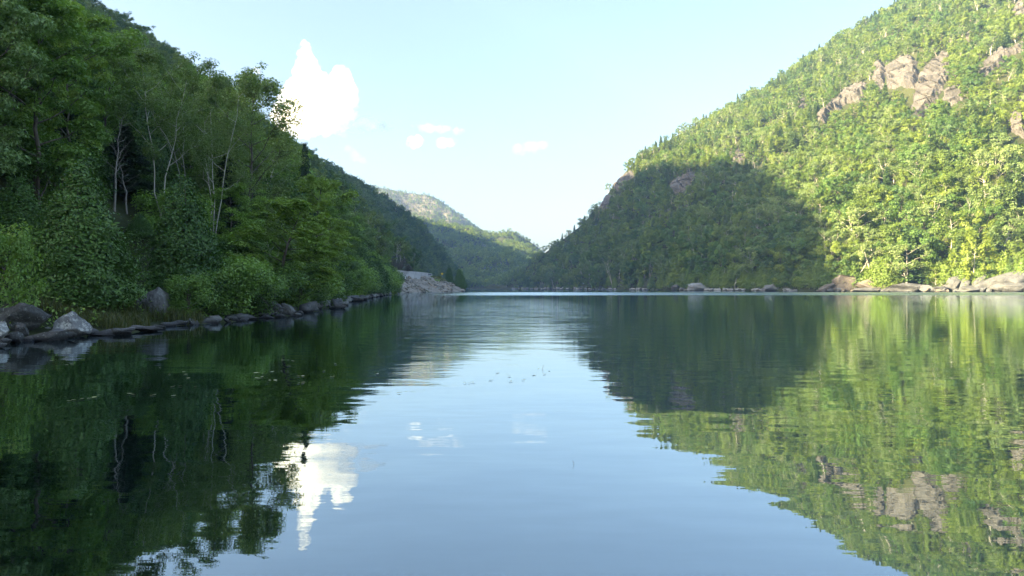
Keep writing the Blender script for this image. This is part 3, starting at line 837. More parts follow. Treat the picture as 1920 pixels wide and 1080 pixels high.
# bare rock on the right hill, outlines on its face
CLIFFS = [
    ([(1640, 122), (1652, 112), (1662, 132), (1660, 160), (1648, 170), (1636, 146)], "small pink granite buttress left of the dark cleft high on the right hill", 7),
    ([(1660, 128), (1690, 106), (1716, 108), (1722, 140), (1716, 168), (1690, 160), (1672, 168), (1662, 160)], "pink granite face right of the dark cleft high on the right hill", 5),
    ([(1724, 142), (1752, 112), (1772, 98), (1786, 106), (1780, 135), (1768, 168), (1750, 195), (1726, 222), (1708, 228), (1712, 190)], "largest pink granite slab sweeping down the right hill", 6),
    ([(1772, 172), (1800, 160), (1812, 178), (1790, 196), (1764, 202)], "low rock slab right of the foot of the largest granite slab", 4),
    ([(1826, 132), (1850, 112), (1880, 92), (1896, 98), (1880, 122), (1856, 142), (1832, 142)], "striped granite slab near the right edge, level with the cliffs", 5),
    ([(1892, 92), (1925, 78), (1925, 94), (1900, 102)], "thin rock ledge at the right edge above the striped slab", 4),
    ([(1532, 216), (1548, 205), (1562, 190), (1582, 172), (1605, 160), (1624, 154), (1628, 172), (1612, 188), (1585, 196), (1562, 212), (1548, 228), (1534, 228)], "blocky broken granite ledges stepping up the right hill", 7),
    ([(1496, 180), (1512, 186), (1516, 202), (1500, 206)], "small squarish rock left of the broken ledges", 5),
    ([(1888, 236), (1906, 205), (1925, 180), (1925, 262), (1905, 252)], "granite slab cut off by the right edge halfway up", 6),
    ([(1894, 28), (1906, 8), (1925, -10), (1925, 20), (1905, 34)], "rock slab in the upper right corner", 5),
    ([(1802, 74), (1820, 58), (1830, 62), (1818, 80)], "small bare rock high above the granite slabs", 4),
    ([(1368, 288), (1385, 282), (1396, 292), (1390, 306), (1374, 304)], "small lit rock above the shadow's edge on the right hill", 4),
    ([(1254, 350), (1270, 336), (1296, 324), (1308, 330), (1296, 346), (1272, 362), (1258, 362)], "grey rock patch inside the shaded part of the right hill", 5),
    ([(1150, 346), (1166, 330), (1184, 320), (1188, 330), (1170, 344), (1156, 356)], "bare lit rock on the left shoulder of the right hill", 4),
    ([(1122, 392), (1136, 366), (1146, 362), (1142, 378), (1130, 396)], "grey rock step in shade on the left shoulder of the right hill", 4),
]
for poly, lab, dep in CLIFFS:
    p = np.array(poly, float)
    x0, y0 = p.min(0) - 3; x1, y1 = p.max(0) + 3
    nx, ny = int((x1 - x0) / 1.6) + 2, int((y1 - y0) / 1.6) + 2
    nx, ny = int((x1 - x0) / 1.1) + 2, int((y1 - y0) / 1.1) + 2
    gx, gy = np.meshgrid(np.linspace(x0, x1, nx), np.linspace(y1, y0, ny))
    H = RIGHT.hit(gx.ravel(), gy.ravel())
    # distance to outline, in pixels
    dmin = np.full(gx.size, 1e9); q = np.c_[gx.ravel(), gy.ravel()]
    for i in range(len(p)):
        a, b = p[i - 1], p[i]; t = np.clip(((q - a) @ (b - a)) / ((b - a) @ (b - a)), 0, 1)
        dmin = np.minimum(dmin, np.linalg.norm(q - (a + t[:, None] * (b - a)), axis=1))
    ins = inpoly(q[:, 0], q[:, 1], poly)
    sd = np.where(ins, dmin, -dmin) + 2.2 * vnoise(np.c_[q / 5.0, np.zeros(len(q))], 9)
    out = unit(np.array([-0.62, -0.62, 0.45]))
    blk = np.array([math.cos(0.9), 0, math.sin(.9)])
    uu = H @ np.array([0.72, -0.3, .6]); ww = H @ np.array([-.3, .2, .95])
    step = np.floor((uu + 3 * vnoise(H / 14, 2)) / 9.0) * 9.0 - uu
    crack = np.abs(vnoise(np.stack([uu / 7, ww / 24, 0 * uu], 1), 12))
    disp = 1.0 + dep * np.clip(sd / 6, -0.8, 1) * (0.9 + .18 * vnoise(H / 22, 4)) + 0.10 * step * np.clip(sd / 5, 0, 1) - 4.5 * np.clip(0.09 - crack, 0, 1) / 0.09 * np.clip(sd / 5, 0, 1) - 3.0 * np.clip(.1 - np.abs(vnoise(np.stack([ww / 9, uu / 30, 0 * uu], 1), 15)), 0, 1) / .1 * np.clip(sd / 5, 0, 1) + 0.45 * fbm(H / 5, 4, 7)
    V = H + out * disp[:, None]
    V = V[:, :]
    F = grid_faces(ny, nx)
    keep = (sd[F] > -2.5).any(1) & (np.where(ins, dmin, -dmin)[F] > -4).all(1)
    tag(obj("rock_outcrop", mesh_np("rock_outcrop", *compact(V, largest_piece(F[keep], len(V))), M['cliff'])), lab, "rock", "bare rock on the right hill")

def on_cliff(X, Y, Z, H):
    x = CX + FPX * X / Y
    r = np.zeros(len(X), bool)
    for poly, _, _ in CLIFFS:
        for f in (.05, .3, .55, .8, 1.0):
            hit = inpoly(x, CY - FPX * (Z + f * H - CAM_H) / Y, poly)
            r |= hit if f < .95 else hit & (rng.random(len(X)) < .7)
    return r

SHADE = [(900, 300), (1100, 330), (1140, 350), (1180, 325), (1220, 312), (1270, 308), (1330, 315), (1400, 335), (1460, 370), (1510, 410), (1545, 450), (1548, 500), (1535, 560), (900, 560)]

X, Y = jitter_grid(-20, 1000, 240, 960, 6.9)
xi = CX + FPX * X / Y; v = RIGHT.v_of(X, Y)
k = (v > 0.004) & (v < 1.01) & (xi > 925) & (xi < 2150)
X, Y, v, xi = X[k], Y[k], v[k], xi[k]
Z = RIGHT.z(X, Y)
H = (12.5 - 4.0 * np.clip(v, 0, 1)) * (.5 + .95 * rng.random(len(X)) ** 1.1) * (1 + .2 * (v < .15))
cl = on_cliff(X, Y, Z, H); root = cl & (rng.random(len(X)) < .10); H = np.where(root, H * .4, H)
k = ~cl | root
X, Y, Z, v, xi, H = X[k], Y[k], Z[k], v[k], xi[k], H[k]
yi = CY - FPX * (Z + 5 - CAM_H) / Y
u = rng.random(len(X)); clus = noise2(X, Y, 45, 3, 77)
pspr = np.where(v > .82, .45, np.where(v > .5, .16, .07)) + .3 * (clus > .4)
con = u < pspr
sng = (u > .945) & (v < .75)
kind = np.where(con, 'spruce', np.where(sng, 'snag', 'broad'))
near_sz = H / Y * ((xi > -40) & (xi < 1960))
indiv = np.zeros(len(X), bool)
for kd, cnt in (('broad', 240), ('spruce', 60), ('snag', 60)):
    ii = np.where(kind == kd)[0]; ii = ii[np.argsort(-near_sz[ii])][:cnt]; indiv[ii] = True
shade = inpoly(xi, yi, SHADE)
for i in np.where(indiv)[0]:
    sh = shade[i]; z = Z[i] - .2
    tl = (rng.normal() * .05, -abs(rng.normal()) * .06)
    if kind[i] == 'broad':
        plant('broad', pick(FAR['broad']), X[i], Y[i], z, H[i], ("broadleaf tree in the shaded wood " if sh else "sunlit broadleaf tree ") + zone(xi[i], ZR_), 'tree',
              "shaded broadleaf trees of the right hill" if sh else "sunlit broadleaf trees of the right hill", tilt=tl, wide=rng.uniform(.85, 1.15))
    elif kind[i] == 'spruce':
        plant('spruce', pick(FAR['spruce']), X[i], Y[i], z, H[i] * 1.1, ("spruce in the shaded wood " if sh else "sunlit spruce among broadleaf trees ") + zone(xi[i], ZR_), 'spruce',
              "shaded spruces of the right hill" if sh else "sunlit spruces of the right hill")
    else:
        plant('snag', pick(FAR['snag']), X[i], Y[i], z, H[i] * .95, ("bare pale trunk in the shaded wood " if sh else "bare pale trunk among sunlit trees ") + zone(xi[i], ZR_), 'dead tree',
              "shaded pale trunks of the right hill" if sh else "sunlit pale trunks of the right hill", tilt=(rng.normal() * .2, rng.normal() * .25))

def forest(name, X, Y, Z, H, kind, lib, label, tiltsd=.05):
    order = ['broad', 'spruce', 'snag', 'cedar']
    kinds, start = [], {}
    for o_ in order:
        if o_ in lib: start[o_] = (len(kinds), len(lib[o_])); kinds += lib[o_]
    which = np.array([start[q][0] + rng.integers(start[q][1]) for q in kind])
    rz = np.stack([rng.normal(size=len(X)) * tiltsd, rng.normal(size=len(X)) * tiltsd, rng.uniform(0, 6.28, len(X))], 1)
    s = H / 10; wd = rng.uniform(.85, 1.2, len(X))
    return stuff(name, np.stack([X, Y, Z - .2], 1), rz, np.stack([s * wd, s * wd, s], 1), which, kinds, label, "forest")
k = ~indiv
forest("hillside_forest", X[k], Y[k], Z[k], H[k], kind[k], FAR, "mixed forest covering the right hill above its shore trees")

# cedars, spruces and leaning birches along the right shore
SH = []
for x in np.concatenate([np.arange(968, 1240, 9.0), np.arange(1240, 1545, 10.0), np.arange(1552, 1930, 10.0)]):
    dens = .55 if x < 1240 else (.95 if x < 1545 else .8)
    if rng.random() > dens: continue
    x = x + rng.uniform(-4, 4); ys = float(ip(x, RIGHT.shore)); Yt = ys + rng.uniform(2.5, 9) * (1.6 if x < 1150 else 1)
    Xt = (x - CX) / FPX * Yt; Zt = float(RIGHT.z(np.array([Xt]), np.array([Yt]))[0])
    lit = x > 1540
    big = rng.uniform(8, 13.5)
    if abs(x - 1705) < 14: continue
    plant('cedar', pick(FAR['cedar']), Xt, Yt, Zt - .2, big * (.8 if x < 1240 else 1), ("sunlit cedar at the water's edge " if lit else "shaded cedar at the water's edge ") + zone(x, ZR_), 'cedar',
          "sunlit shore cedars" if lit else "shaded shore cedars", wide=rng.uniform(.9, 1.25))
for i in range(80):
    x = 962 + 968 * (i + rng.random()) / 80; ys = float(ip(x, RIGHT.shore)) + rng.uniform(.6, 4); Xt = (x - CX) / FPX * ys
    Zt = float(RIGHT.z(np.array([Xt]), np.array([ys]))[0]); lit = x > 1540
    if lit and i % 3: continue
    plant('scrub', pick(FAR['broad']), Xt, ys, Zt - .8, rng.uniform(3.0, 5.5), ("sunlit bush by the water " if lit else "shaded bush by the water ") + zone(x, ZR_), 'bush', "sunlit shore bushes" if lit else "shaded shore bushes", wide=rng.uniform(.9, 1.2))
def shore_tree(kind, x, dY, ytop, label, cat, v=0, wide=1.0, tilt=(0, 0)):
    ys = float(ip(x, RIGHT.shore)) + dY; Xt = (x - CX) / FPX * ys; Zt = float(RIGHT.z(np.array([Xt]), np.array([ys]))[0])
    H_ = CAM_H + (CY - ytop) / FPX * ys - Zt
    plant(kind, FAR[kind][v % len(FAR[kind])], Xt, ys, Zt - .2, H_, label, cat, None, None, wide, 10.0, tilt)
shore_tree('spruce', 1704, 6, 424, "tall tawny spruce with layered branches above the long grey slab", 'spruce', 0, 1.35)
shore_tree('spruce', 1640, 7, 470, "dark green spruce behind the tan boulders on the right shore", 'spruce', 1, 1.2)
shore_tree('spruce', 1800, 7, 440, "sunlit spruce above the upright grey rocks on the right shore", 'spruce', 1, 1.2)
shore_tree('snag', 1600, 4, 455, "pale leaning bare birch just right of the shadow's edge", 'dead tree', 0, 1.2, (0.05, R(-18)))
shore_tree('snag', 1552, 8, 465, "pale bare birch leaning left at the shadow's edge", 'dead tree', 1, 1.2, (0.05, R(-22)))
shore_tree('snag', 1148, 6, 478, "pale bare tree standing at the water in the shaded right shore", 'dead tree', 0, 1.0, (0, R(-5)))
shore_tree('snag', 1240, 8, 490, "leaning pale trunk left of the big pale shore boulder", 'dead tree', 1, 0.8, (0, R(-16)))
shore_tree('snag', 1458, 8, 470, "pale branching trunk above the round boulder in the shaded shore", 'dead tree', 0, 1.0)
shore_tree('snag', 1855, 14, 452, "pale upright dead trunk above the large slab at the right edge", 'dead tree', 1, 1.0)

# left hill beyond the near bank
X, Y = jitter_grid(-420, -20, 185, 960, 6.4)
w = xshore(Y) - X; xi = CX + FPX * X / Y
k = (w > np.where((Y > 200) & (Y < 420), 24, 3)) & (X > ip(Y, XCT) - 45) & (xi > -350) & (Y < 975)
X, Y, w, xi = X[k], Y[k], w[k], xi[k]
Z = zleft(X, Y)
H = rng.uniform(7.0, 11.5, len(X))
lim = ip(xi, [(-400, -400), (0, -130), (210, -4), (350, 112), (540, 260), (580, 284), (620, 308), (700, 346), (780, 405), (830, 455), (885, 525), (900, 530)])
ytop = CY - FPX * (Z + H - CAM_H) / Y
H = np.minimum(H, CAM_H + (CY - lim + 4) / FPX * Y - Z)
k = H > 1.5
X, Y, Z, H, w, xi = X[k], Y[k], Z[k], H[k], w[k], xi[k]
u = rng.random(len(X))
kind = np.where(u < .10, 'spruce', np.where(u > .985, 'snag', 'broad'))
score = H / Y * ((xi > -20) & (xi < 900))
ii = np.argsort(-score)[:60]
sel = np.zeros(len(X), bool); sel[ii] = True
for i in ii:
    kd = kind[i]
    if kd == 'broad': plant('broad', pick(FAR['broad']), X[i], Y[i], Z[i] - .2, H[i], "broadleaf tree on the steep left hill behind the near bank", 'tree', "broadleaf trees of the left hill")
    elif kd == 'spruce': plant('spruce', pick(FAR['spruce']), X[i], Y[i], Z[i] - .2, H[i], "spruce on the steep left hill behind the near bank", 'spruce', "spruces of the left hill")
    else: plant('snag', pick(FAR['snag']), X[i], Y[i], Z[i] - .2, H[i], "bare pale trunk on the steep left hill behind the near bank", 'dead tree', "pale trunks of the left hill")
forest("left_hill_forest", X[~sel], Y[~sel], Z[~sel], H[~sel], kind[~sel], FAR, "shaded forest covering the left hill down to the road")

# pale dead birches above the road
for i in range(22):
    x = rng.uniform(655, 752); Y_ = rng.uniform(228, 300)
    X_ = (x - CX) / FPX * Y_; Z_ = float(zleft(np.array([X_]), np.array([Y_]))[0])
    if float(xshore(Y_)) - X_ < 23: continue
    plant('birchsnag', pick(MID['birchsnag']), X_, Y_, Z_ - .2, rng.uniform(9, 14), "slender pale birch trunk on the slope above the road embankment", 'birch', "pale birches above the road", tilt=(rng.normal() * .05, rng.normal() * .08))

# far hill and far mountain
X, Y = jitter_grid(-520, 160, 1005, 1830, 8.2)
xi = CX + FPX * X / Y; v = FARC.v_of(X, Y)
k = (v > .01) & (v < 1.0) & (xi > 600) & (xi < 1075)
X, Y, v, xi = X[k], Y[k], v[k], xi[k]; Z = FARC.z(X, Y)
bare = (noise2(X, Y, 60, 3, 40) > .42) & (v > .8) & (xi > 900)
X, Y, Z, v = X[~bare], Y[~bare], Z[~bare], v[~bare]
H = (10.5 - 3.5 * v) * rng.uniform(.7, 1.2, len(X))
kind = np.where(rng.random(len(X)) < np.where(v > .85, .4, .06), 'spruce', 'broad')
forest("far_hill_forest", X, Y, Z, H, kind, TINY, "hazy forest on the low far hill at the end of the lake")
X, Y = jitter_grid(-900, 60, 1860, 2470, 8.2)
xi = CX + FPX * X / Y; v = FARB.v_of(X, Y)
k = (v > .1) & (v < 1.0) & (xi > 520) & (xi < 960)
X, Y, v, xi = X[k], Y[k], v[k], xi[k]; Z = FARB.z(X, Y)
yi = CY - FPX * (Z - CAM_H) / Y
dens = np.where((xi > 755) & (xi < 880) & (yi < 420), .72 + .75 * noise2(X, Y, 70, 3, 61), .95)
k = rng.random(len(X)) < dens
X, Y, Z, v = X[k], Y[k], Z[k], v[k]
H = 9.0 * rng.uniform(.6, 1.15, len(X))
kind = np.where(rng.random(len(X)) < .45, 'spruce', 'broad')
forest("far_mountain_forest", X, Y, Z, H, kind, TINY, "thin forest on the rocky far mountain below the clouds")

# ------------------------------------------------------------------ rocks
def ico(sub):
    bm = bmesh.new(); bmesh.ops.create_icosphere(bm, subdivisions=sub, radius=1.0)
    v = np.array([q.co[:] for q in bm.verts]); f = np.array([[q.index for q in p.verts] for p in bm.faces]); bm.free()
    return v, f
ICO = {s: ico(s) for s in (2, 3, 4, 5)}
def rock_shape(seed, sub=4, planes=9, cut=(0.5, 0.85), rough=0.05, strat=0.0):
    planes += 9; cut = (cut[0] * .86, cut[1])
    r = np.random.default_rng(seed)
    v, f = ICO[sub]; v = v * 1.15
    v = v.copy()
    for i in range(planes):
        nn = unit(r.normal(size=3)); h = r.uniform(*cut)
        d = v @ nn - h
        v = v - np.maximum(d, 0)[:, None] * nn * 0.985
    dn = unit(v)
    v = v + dn * (rough * 1.4 * fbm(v * 1.7 + seed, 3, seed % 97) + rough * .8 * fbm(v * 5 + seed, 4, seed % 89))[:, None]
    if strat: v = v + dn * (strat * (np.abs(vnoise(np.stack([v[:, 0] * .8, v[:, 1] * .8, v[:, 2] * 7 + v[:, 0] * 1.5], 1), seed % 71)) - .3))[:, None]
    lo, hi = v.min(0), v.max(0)
    return (v - (lo + hi) / 2) / (hi - lo), f
def rock(name, x0, x1, yt, yb, Y, mat, label, seed, depth=1.0, sub=4, cat="boulder", group=None, rough=.05, planes=9, rz=0.0, cut=(.5, .85), strat=0.0, lean=0.0, under=.25):
    v, f = rock_shape(seed, sub, planes, cut, rough, strat)
    W = (x1 - x0) / FPX * Y; Ht = (yb - yt) / FPX * Y
    Hh = Ht * (1 + under)
    v = v * np.array([W, W * depth, Hh])
    v[:, 0] += lean * (v[:, 2])
    c, s_ = math.cos(rz), math.sin(rz)
    c0 = pix((x0 + x1) / 2, yt, Y)
    o = obj(name, mesh_np(name, v, f, mat, smooth=True))
    o.location = (c0[0], Y, c0[2] - Hh / 2)
    return tag(o, label, cat, group)
RB = "boulders of the left bank"
rock("boulder", -25, 84, 567, 634, 20.5, M['rock_dark'], "big dark lichened boulder leaning at the left edge", 101, .8, 5, group=RB, lean=.45, rough=.06, planes=11)
rock("boulder", 104, 171, 583, 632, 21.2, M['rock_pale'], "pale lichen-covered boulder standing alone at the waterline", 207, .9, 5, group=RB, rough=.045, planes=9)
rock("boulder", 62, 132, 620, 642, 19.6, M['rock_dark'], "low dark dome of rock before the pale lichen boulder", 303, .8, 4, group=RB, planes=7)
rock("boulder", -40, 17, 603, 650, 18.4, M['rock_pale'], "greyish boulder cut off by the left edge", 404, .9, 4, group=RB)
rock("boulder", 8, 43, 621, 645, 18.9, M['rock_dark'], "squat dark rock below the leaning boulder", 505, .9, 4, group=RB)
rock("boulder", 26, 54, 604, 630, 19.8, M['rock_dark'], "dark angular rock wedged under the leaning boulder", 606, .9, 4, group=RB)
rock("boulder", 43, 66, 630, 643, 19.2, M['rock_slab'], "small wet rock between the squat rock and the low dome", 707, .9, 3, group=RB)
rock("boulder", 84, 100, 612, 625, 21.5, M['rock_pale'], "small pale stone behind the low dark dome", 717, .9, 3, group=RB)
rock("boulder", 252, 320, 538, 602, 28.5, M['rock_grey'], "tall smooth grey boulder set back under the cedars", 808, .8, 5, group=RB, rough=.03, planes=6, cut=(.6, .9), lean=-.25)
rock("rock_slab", 186, 250, 614, 629, 22.0, M['rock_slab'], "flat layered slab at the waterline right of the pale boulder", 909, .7, 4, "rock", RB, strat=.16)
rock("rock_slab", 246, 304, 609, 621, 23.8, M['rock_slab'], "flat slab at the waterline below the tall grey boulder", 919, .6, 4, "rock", RB, strat=.16)
rock("rock_slab", 164, 190, 615, 630, 21.6, M['rock_slab'], "small slab touching the pale lichen boulder", 929, .8, 3, "rock", RB, strat=.12)
rock("boulder", 383, 417, 591, 607, 29.5, M['rock_grey'], "squarish rock in the water below the second cedar", 939, .9, 4, group=RB)
rock("boulder", 425, 447, 595, 605, 31, M['rock_dark'], "small dark rock right of the squarish one", 949, .9, 3, group=RB)
rock("rock_slab", 444, 484, 587, 603, 32.5, M['rock_slab'], "grey slab below the foot of the arching branch", 959, .8, 4, "rock", RB, strat=.1)
rock("boulder", 476, 532, 563, 597, 36, M['rock_dark'], "broken dark rock pile under the leaning maple", 969, .8, 5, group=RB, rough=.10, strat=.2)
rock("boulder", 518, 554, 568, 596, 37, M['rock_grey'], "round grey boulder under the leaning maple", 979, .9, 4, group=RB, planes=6, cut=(.65, .9))
rock("rock_slab", 484, 518, 590, 600, 33.8, M['rock_slab'], "flat slab before the broken rock pile", 989, .7, 4, "rock", RB, strat=.14)
rock("rock_slab", 514, 542, 588, 598, 35, M['rock_slab'], "flat slab before the round grey boulder", 999, .7, 4, "rock", RB, strat=.14)
rock("rock_slab", 540, 562, 590, 597, 36, M['rock_slab'], "thin low slab at the tip of the slab row", 1009, .7, 3, "rock", RB, strat=.14)
small = [rock_shape(2000 + i, 3, 8) for i in range(6)]
small_me = {}
def small_rock(X, Y, Z, s, mat, label, cat, group, flat=.6):
    i = int(rng.integers(6)); key = (i, mat.name)
    if key not in small_me: small_me[key] = mesh_np("stone", small[i][0], small[i][1], mat, smooth=True)
    o = obj("stone", small_me[key]); o.location = (X, Y, Z)
    o.scale = (s * rng.uniform(.8, 1.4), s * rng.uniform(.7, 1.2), s * flat * rng.uniform(.7, 1.2)); o.rotation_euler = (rng.normal() * .15, rng.normal() * .15, rng.uniform(0, 6.28))
    return tag(o, label, cat, group)
for i in range(70):
    Y_ = 16 + 26 * rng.random(); s = rng.uniform(.22, .65)
    small_rock(float(xshore(Y_)) + rng.uniform(-.5, .35), Y_, s * .08, s, pick([M['rock_slab'], M['rock_dark'], M['rock_grey']]), "small stone at the waterline among the near left boulders", 'stone', "small stones of the near left bank")
for i in range(125):
    Y_ = 42 + 150 * rng.random() ** 1.2; s = rng.uniform(.45, 1.15) * (1 + Y_ / 250)
    small_rock(float(xshore(Y_)) + rng.uniform(-1.0, .4), Y_, s * .12, s, pick([M['rock_slab'], M['rock_grey'], M['rock_pale']]), "grey stone edging the waterline " + zone(CX + FPX * float(xshore(Y_)) / Y_, ZL_), 'stone', "stones edging the farther left bank", .75)

RR = "rocks of the right shore"
RL = [
    (1534, 1564, 531, 'rock_tan', "low tan boulder at the shadow's edge on the right shore", 0), (1558, 1602, 515, 'rock_tan', "tall tan boulder beside the leaning birch on the right shore", 0),
    (1594, 1655, 539, 'rock_shore', "low grey ledge under the tan boulders", .0), (1603, 1652, 520, 'rock_tan', "rounded tan boulder lying on the low grey ledge", 0),
    (1638, 1657, 515, 'rock_tan', "small peaked tan rock behind the rounded boulder", 0), (1648, 1672, 526, 'rock_tan', "tan rock at the left end of the long grey slab", 0),
    (1658, 1728, 530, 'rock_shore', "long grey slab below the tall spruce", 0), (1722, 1752, 534, 'rock_shore', "small grey rock right of the long slab", 0),
    (1748, 1780, 536, 'rock_shore', "low grey rock before the green shore shrub", 0), (1772, 1806, 516, 'rock_shore', "tilted grey rock right of the shore shrub", .3),
    (1796, 1826, 517, 'rock_shore', "upright dark grey rock next to the tilted one", .3), (1800, 1848, 535, 'rock_shore', "pale low rock at the foot of the upright rocks", 0),
    (1822, 1850, 514, 'rock_shore', "pointed grey rock left of the great slab", .2), (1838, 1945, 499, 'rock_shore', "great sloping grey slab at the right edge of the shore", .5),
    (1866, 1935, 529, 'rock_shore', "grey rock under the lip of the great slab", 0),
    (1286, 1334, 530, 'rock_pale', "big pale boulder in the shaded right shore", 0), (1258, 1288, 533, 'rock_shore', "grey rock touching the big pale shaded boulder", 0),
    (1428, 1462, 532, 'rock_grey', "round boulder below the pale branching trunk in the shade", 0), (1470, 1486, 540, 'rock_grey', "small rock right of the round shaded boulder", 0),
]
for i, (x0, x1, yt, mt, lab, lean) in enumerate(RL):
    xm = (x0 + x1) / 2; Yr_ = float(ip(xm, RIGHT.shore)) - (1.0 if yt > 528 else -2.5)
    yb = CY + CAM_H * FPX / Yr_
    rock("boulder", x0, x1, yt, yb, Yr_, M[mt], lab, 3000 + i * 7, .6 if x1 - x0 > 50 else .8, 4, group=RR, rough=.06, lean=lean, strat=.06)
for i in range(230):
    x = rng.uniform(955, 1535) if i < 165 else rng.uniform(1535, 1930)
    if noise2(np.array([x]), np.array([0.0]), 26, 2, 5)[0] < -.25 and x < 1535: continue
    Y_ = float(ip(x, RIGHT.shore)) - rng.uniform(.3, 2.6); s = rng.uniform(1.5, 4.2) * (1.25 if x < 1150 else .85)
    lit = x > 1535
    small_rock((x - CX) / FPX * Y_, Y_, s * .16, s, (M['rock_tan'] if rng.random() < .3 else M['rock_shore']) if lit else M['rock_pale'], ("pale stone at the sunlit waterline " if lit else "pale stone at the shaded waterline ") + zone(x, ZR_).replace("above", "below"), 'stone', "stones of the sunlit right shore" if lit else "stones of the shaded right shore", .62)

# ------------------------------------------------------------------ road embankment
def left_at(w, Y): return float(xshore(Y)) - w
st_v, st_f = rock_shape(77, 2, 7)
parts = []
rp = bank_points(900, 204, 372, -.5, 11.5, 1.0, 0.0)
rp = rp[noise2(rp[:, 0], rp[:, 1] * .5, 5, 2, 14) < .45]
for X_, Y_, z in rp:
    s = rng.uniform(.5, 1.5)
    a = rng.uniform(0, 6.28); ca, sa = math.cos(a), math.sin(a)
    q = st_v * np.array([s * rng.uniform(.8, 1.6), s, s * rng.uniform(.5, .9)])
    q = np.stack([q[:, 0] * ca - q[:, 1] * sa, q[:, 0] * sa + q[:, 1] * ca, q[:, 2]], 1)
    parts.append((q + np.array([X_, Y_, z + s * .1]), st_f))
rv, rf = join(parts)
tag(obj("riprap", mesh_np("riprap", rv, rf, M['riprap'], smooth=False)), "grey and pinkish riprap stones sloping from the road to the lake", "riprap", kind="stuff")
def strip(name, w0, w1, dz, Y0, Y1, mat, th=0.12):
    Ys = np.arange(Y0, Y1 + .1, 3.0)
    a = np.array([[left_at(w0, y), y, 6.3 + dz] for y in Ys]); b = np.array([[left_at(w1, y), y, 6.3 + dz] for y in Ys])
    v = np.stack([a, b], 1).reshape(-1, 3)
    return mesh_np(name, v, grid_faces(len(Ys), 2), mat)
tag(obj("road", strip("road", 13.2, 20.4, 0.06, 206, 425, M['asphalt'])), kind="structure")
vf, ff = [], []
# gravel shoulder under the riprap
Ys = np.arange(200, 395, 2.5); Ws = np.array([-1, 0, 2, 4, 6, 8, 10, 12, 13.1])
XX = xshore(Ys)[:, None] - Ws[None]; YY = np.repeat(Ys[:, None], len(Ws), 1); ZZ = zleft(XX, YY) + .12
tag(obj("embankment", mesh_np("embankment", np.stack([XX, YY, ZZ], -1).reshape(-1, 3), grid_faces(len(Ys), len(Ws)), M['bank_fill'], smooth=True)), kind="structure")
def wall(name, w, z0, z1, Y0, Y1, label, n=8):
    e = bpy.data.objects.new(name, None); COL.objects.link(e); e.location = (left_at(w, Y0), Y0, z0); tag(e, label, "wall")
    ed = np.linspace(Y0, Y1, n + 1)
    for i in range(n):
        y0, y1 = ed[i] + .05, ed[i + 1] - .05
        a, b = np.array([left_at(w, y0), y0]), np.array([left_at(w, y1), y1])
        d = (b - a) / np.linalg.norm(b - a); nn = np.array([-d[1], d[0]]) * .25
        zt = z1 + rng.uniform(-.06, .06)
        vv = []
        for p_ in (a, b):
            for sgn in (-1, 1):
                for z in (z0, zt): vv.append([*(p_ + sgn * nn * (1.25 if z == z0 else .8)), z])
        o = obj("block", mesh_np("block", np.array(vv) - np.array(e.location), np.array([[0, 1, 3, 2], [4, 6, 7, 5], [0, 4, 5, 1], [2, 3, 7, 6], [0, 2, 6, 4], [1, 5, 7, 3]]), M['concrete']), e)
wall("concrete_barrier", 12.7, 6.2, 8.1, 222, 298, "upper grey concrete barrier along the road above the riprap", 9)
wall("retaining_wall", 10.2, 4.6, 6.6, 222, 268, "lower grey retaining wall below the road barrier", 6)
# guard rail: posts and a beam
e = bpy.data.objects.new("guardrail", None); COL.objects.link(e); e.location = (left_at(12.9, 300), 300, 6.3)
tag(e, "steel guardrail on posts continuing past the concrete barrier", "guardrail")
Yg = np.arange(300, 381, 6.0)
pm = mesh_np("post", *box((0, 0, .3), (.2, .2, 1.0)), M['wood'])
for y in Yg:
    p_ = obj("post", pm, e); p_.location = np.array([left_at(12.9, y), y, 6.3]) - np.array(e.location)
prof = [(.12, .45), (.20, .52), (.12, .6), (.20, .68), (.12, .75)]
rows = np.array([[[left_at(12.9, y) + a, y, 6.3 + b] for a, b in prof] for y in Yg]).reshape(-1, 3) - np.array(e.location)
obj("beam", mesh_np("beam", rows, grid_faces(len(Yg), len(prof)), M['steel']), e)
# white van on the road
e = bpy.data.objects.new("van", None); COL.objects.link(e)
vx = (806 - CX) / FPX * 330
e.location = (vx, 330, 6.36); e.rotation_euler = (0, 0, R(8)); tag(e, "small white van on the road above the riprap", "van")
bm = bmesh.new()
pr = [(-2.4, .35), (-2.4, 1.9), (-2.2, 2.05), (1.1, 2.05), (1.5, 1.95), (2.1, 1.15), (2.55, 1.0), (2.6, .35)]
L_ = [bm.verts.new((-.95, -a, b)) for a, b in pr]; R_ = [bm.verts.new((.95, -a, b)) for a, b in pr]
bm.faces.new(L_); bm.faces.new(R_[::-1])
for i in range(len(pr)):
    bm.faces.new((L_[i], R_[i], R_[(i + 1) % len(pr)], L_[(i + 1) % len(pr)]))
bmesh.ops.recalc_face_normals(bm, faces=bm.faces); bmesh.ops.bevel(bm, geom=bm.edges[:], offset=.06, segments=2, affect='EDGES')
me = bpy.data.meshes.new("body"); bm.to_mesh(me); bm.free(); me.materials.append(M['white_paint']); obj("body", me, e)
v_, f_ = np.array([[-.82, -1.56, 1.88], [.82, -1.56, 1.88], [.86, -2.09, 1.2], [-.86, -2.09, 1.2]]) + np.array([0, -.02, .03]), np.array([[0, 1, 2, 3]])
obj("windshield", mesh_np("windshield", v_, f_, M['glass']), e)
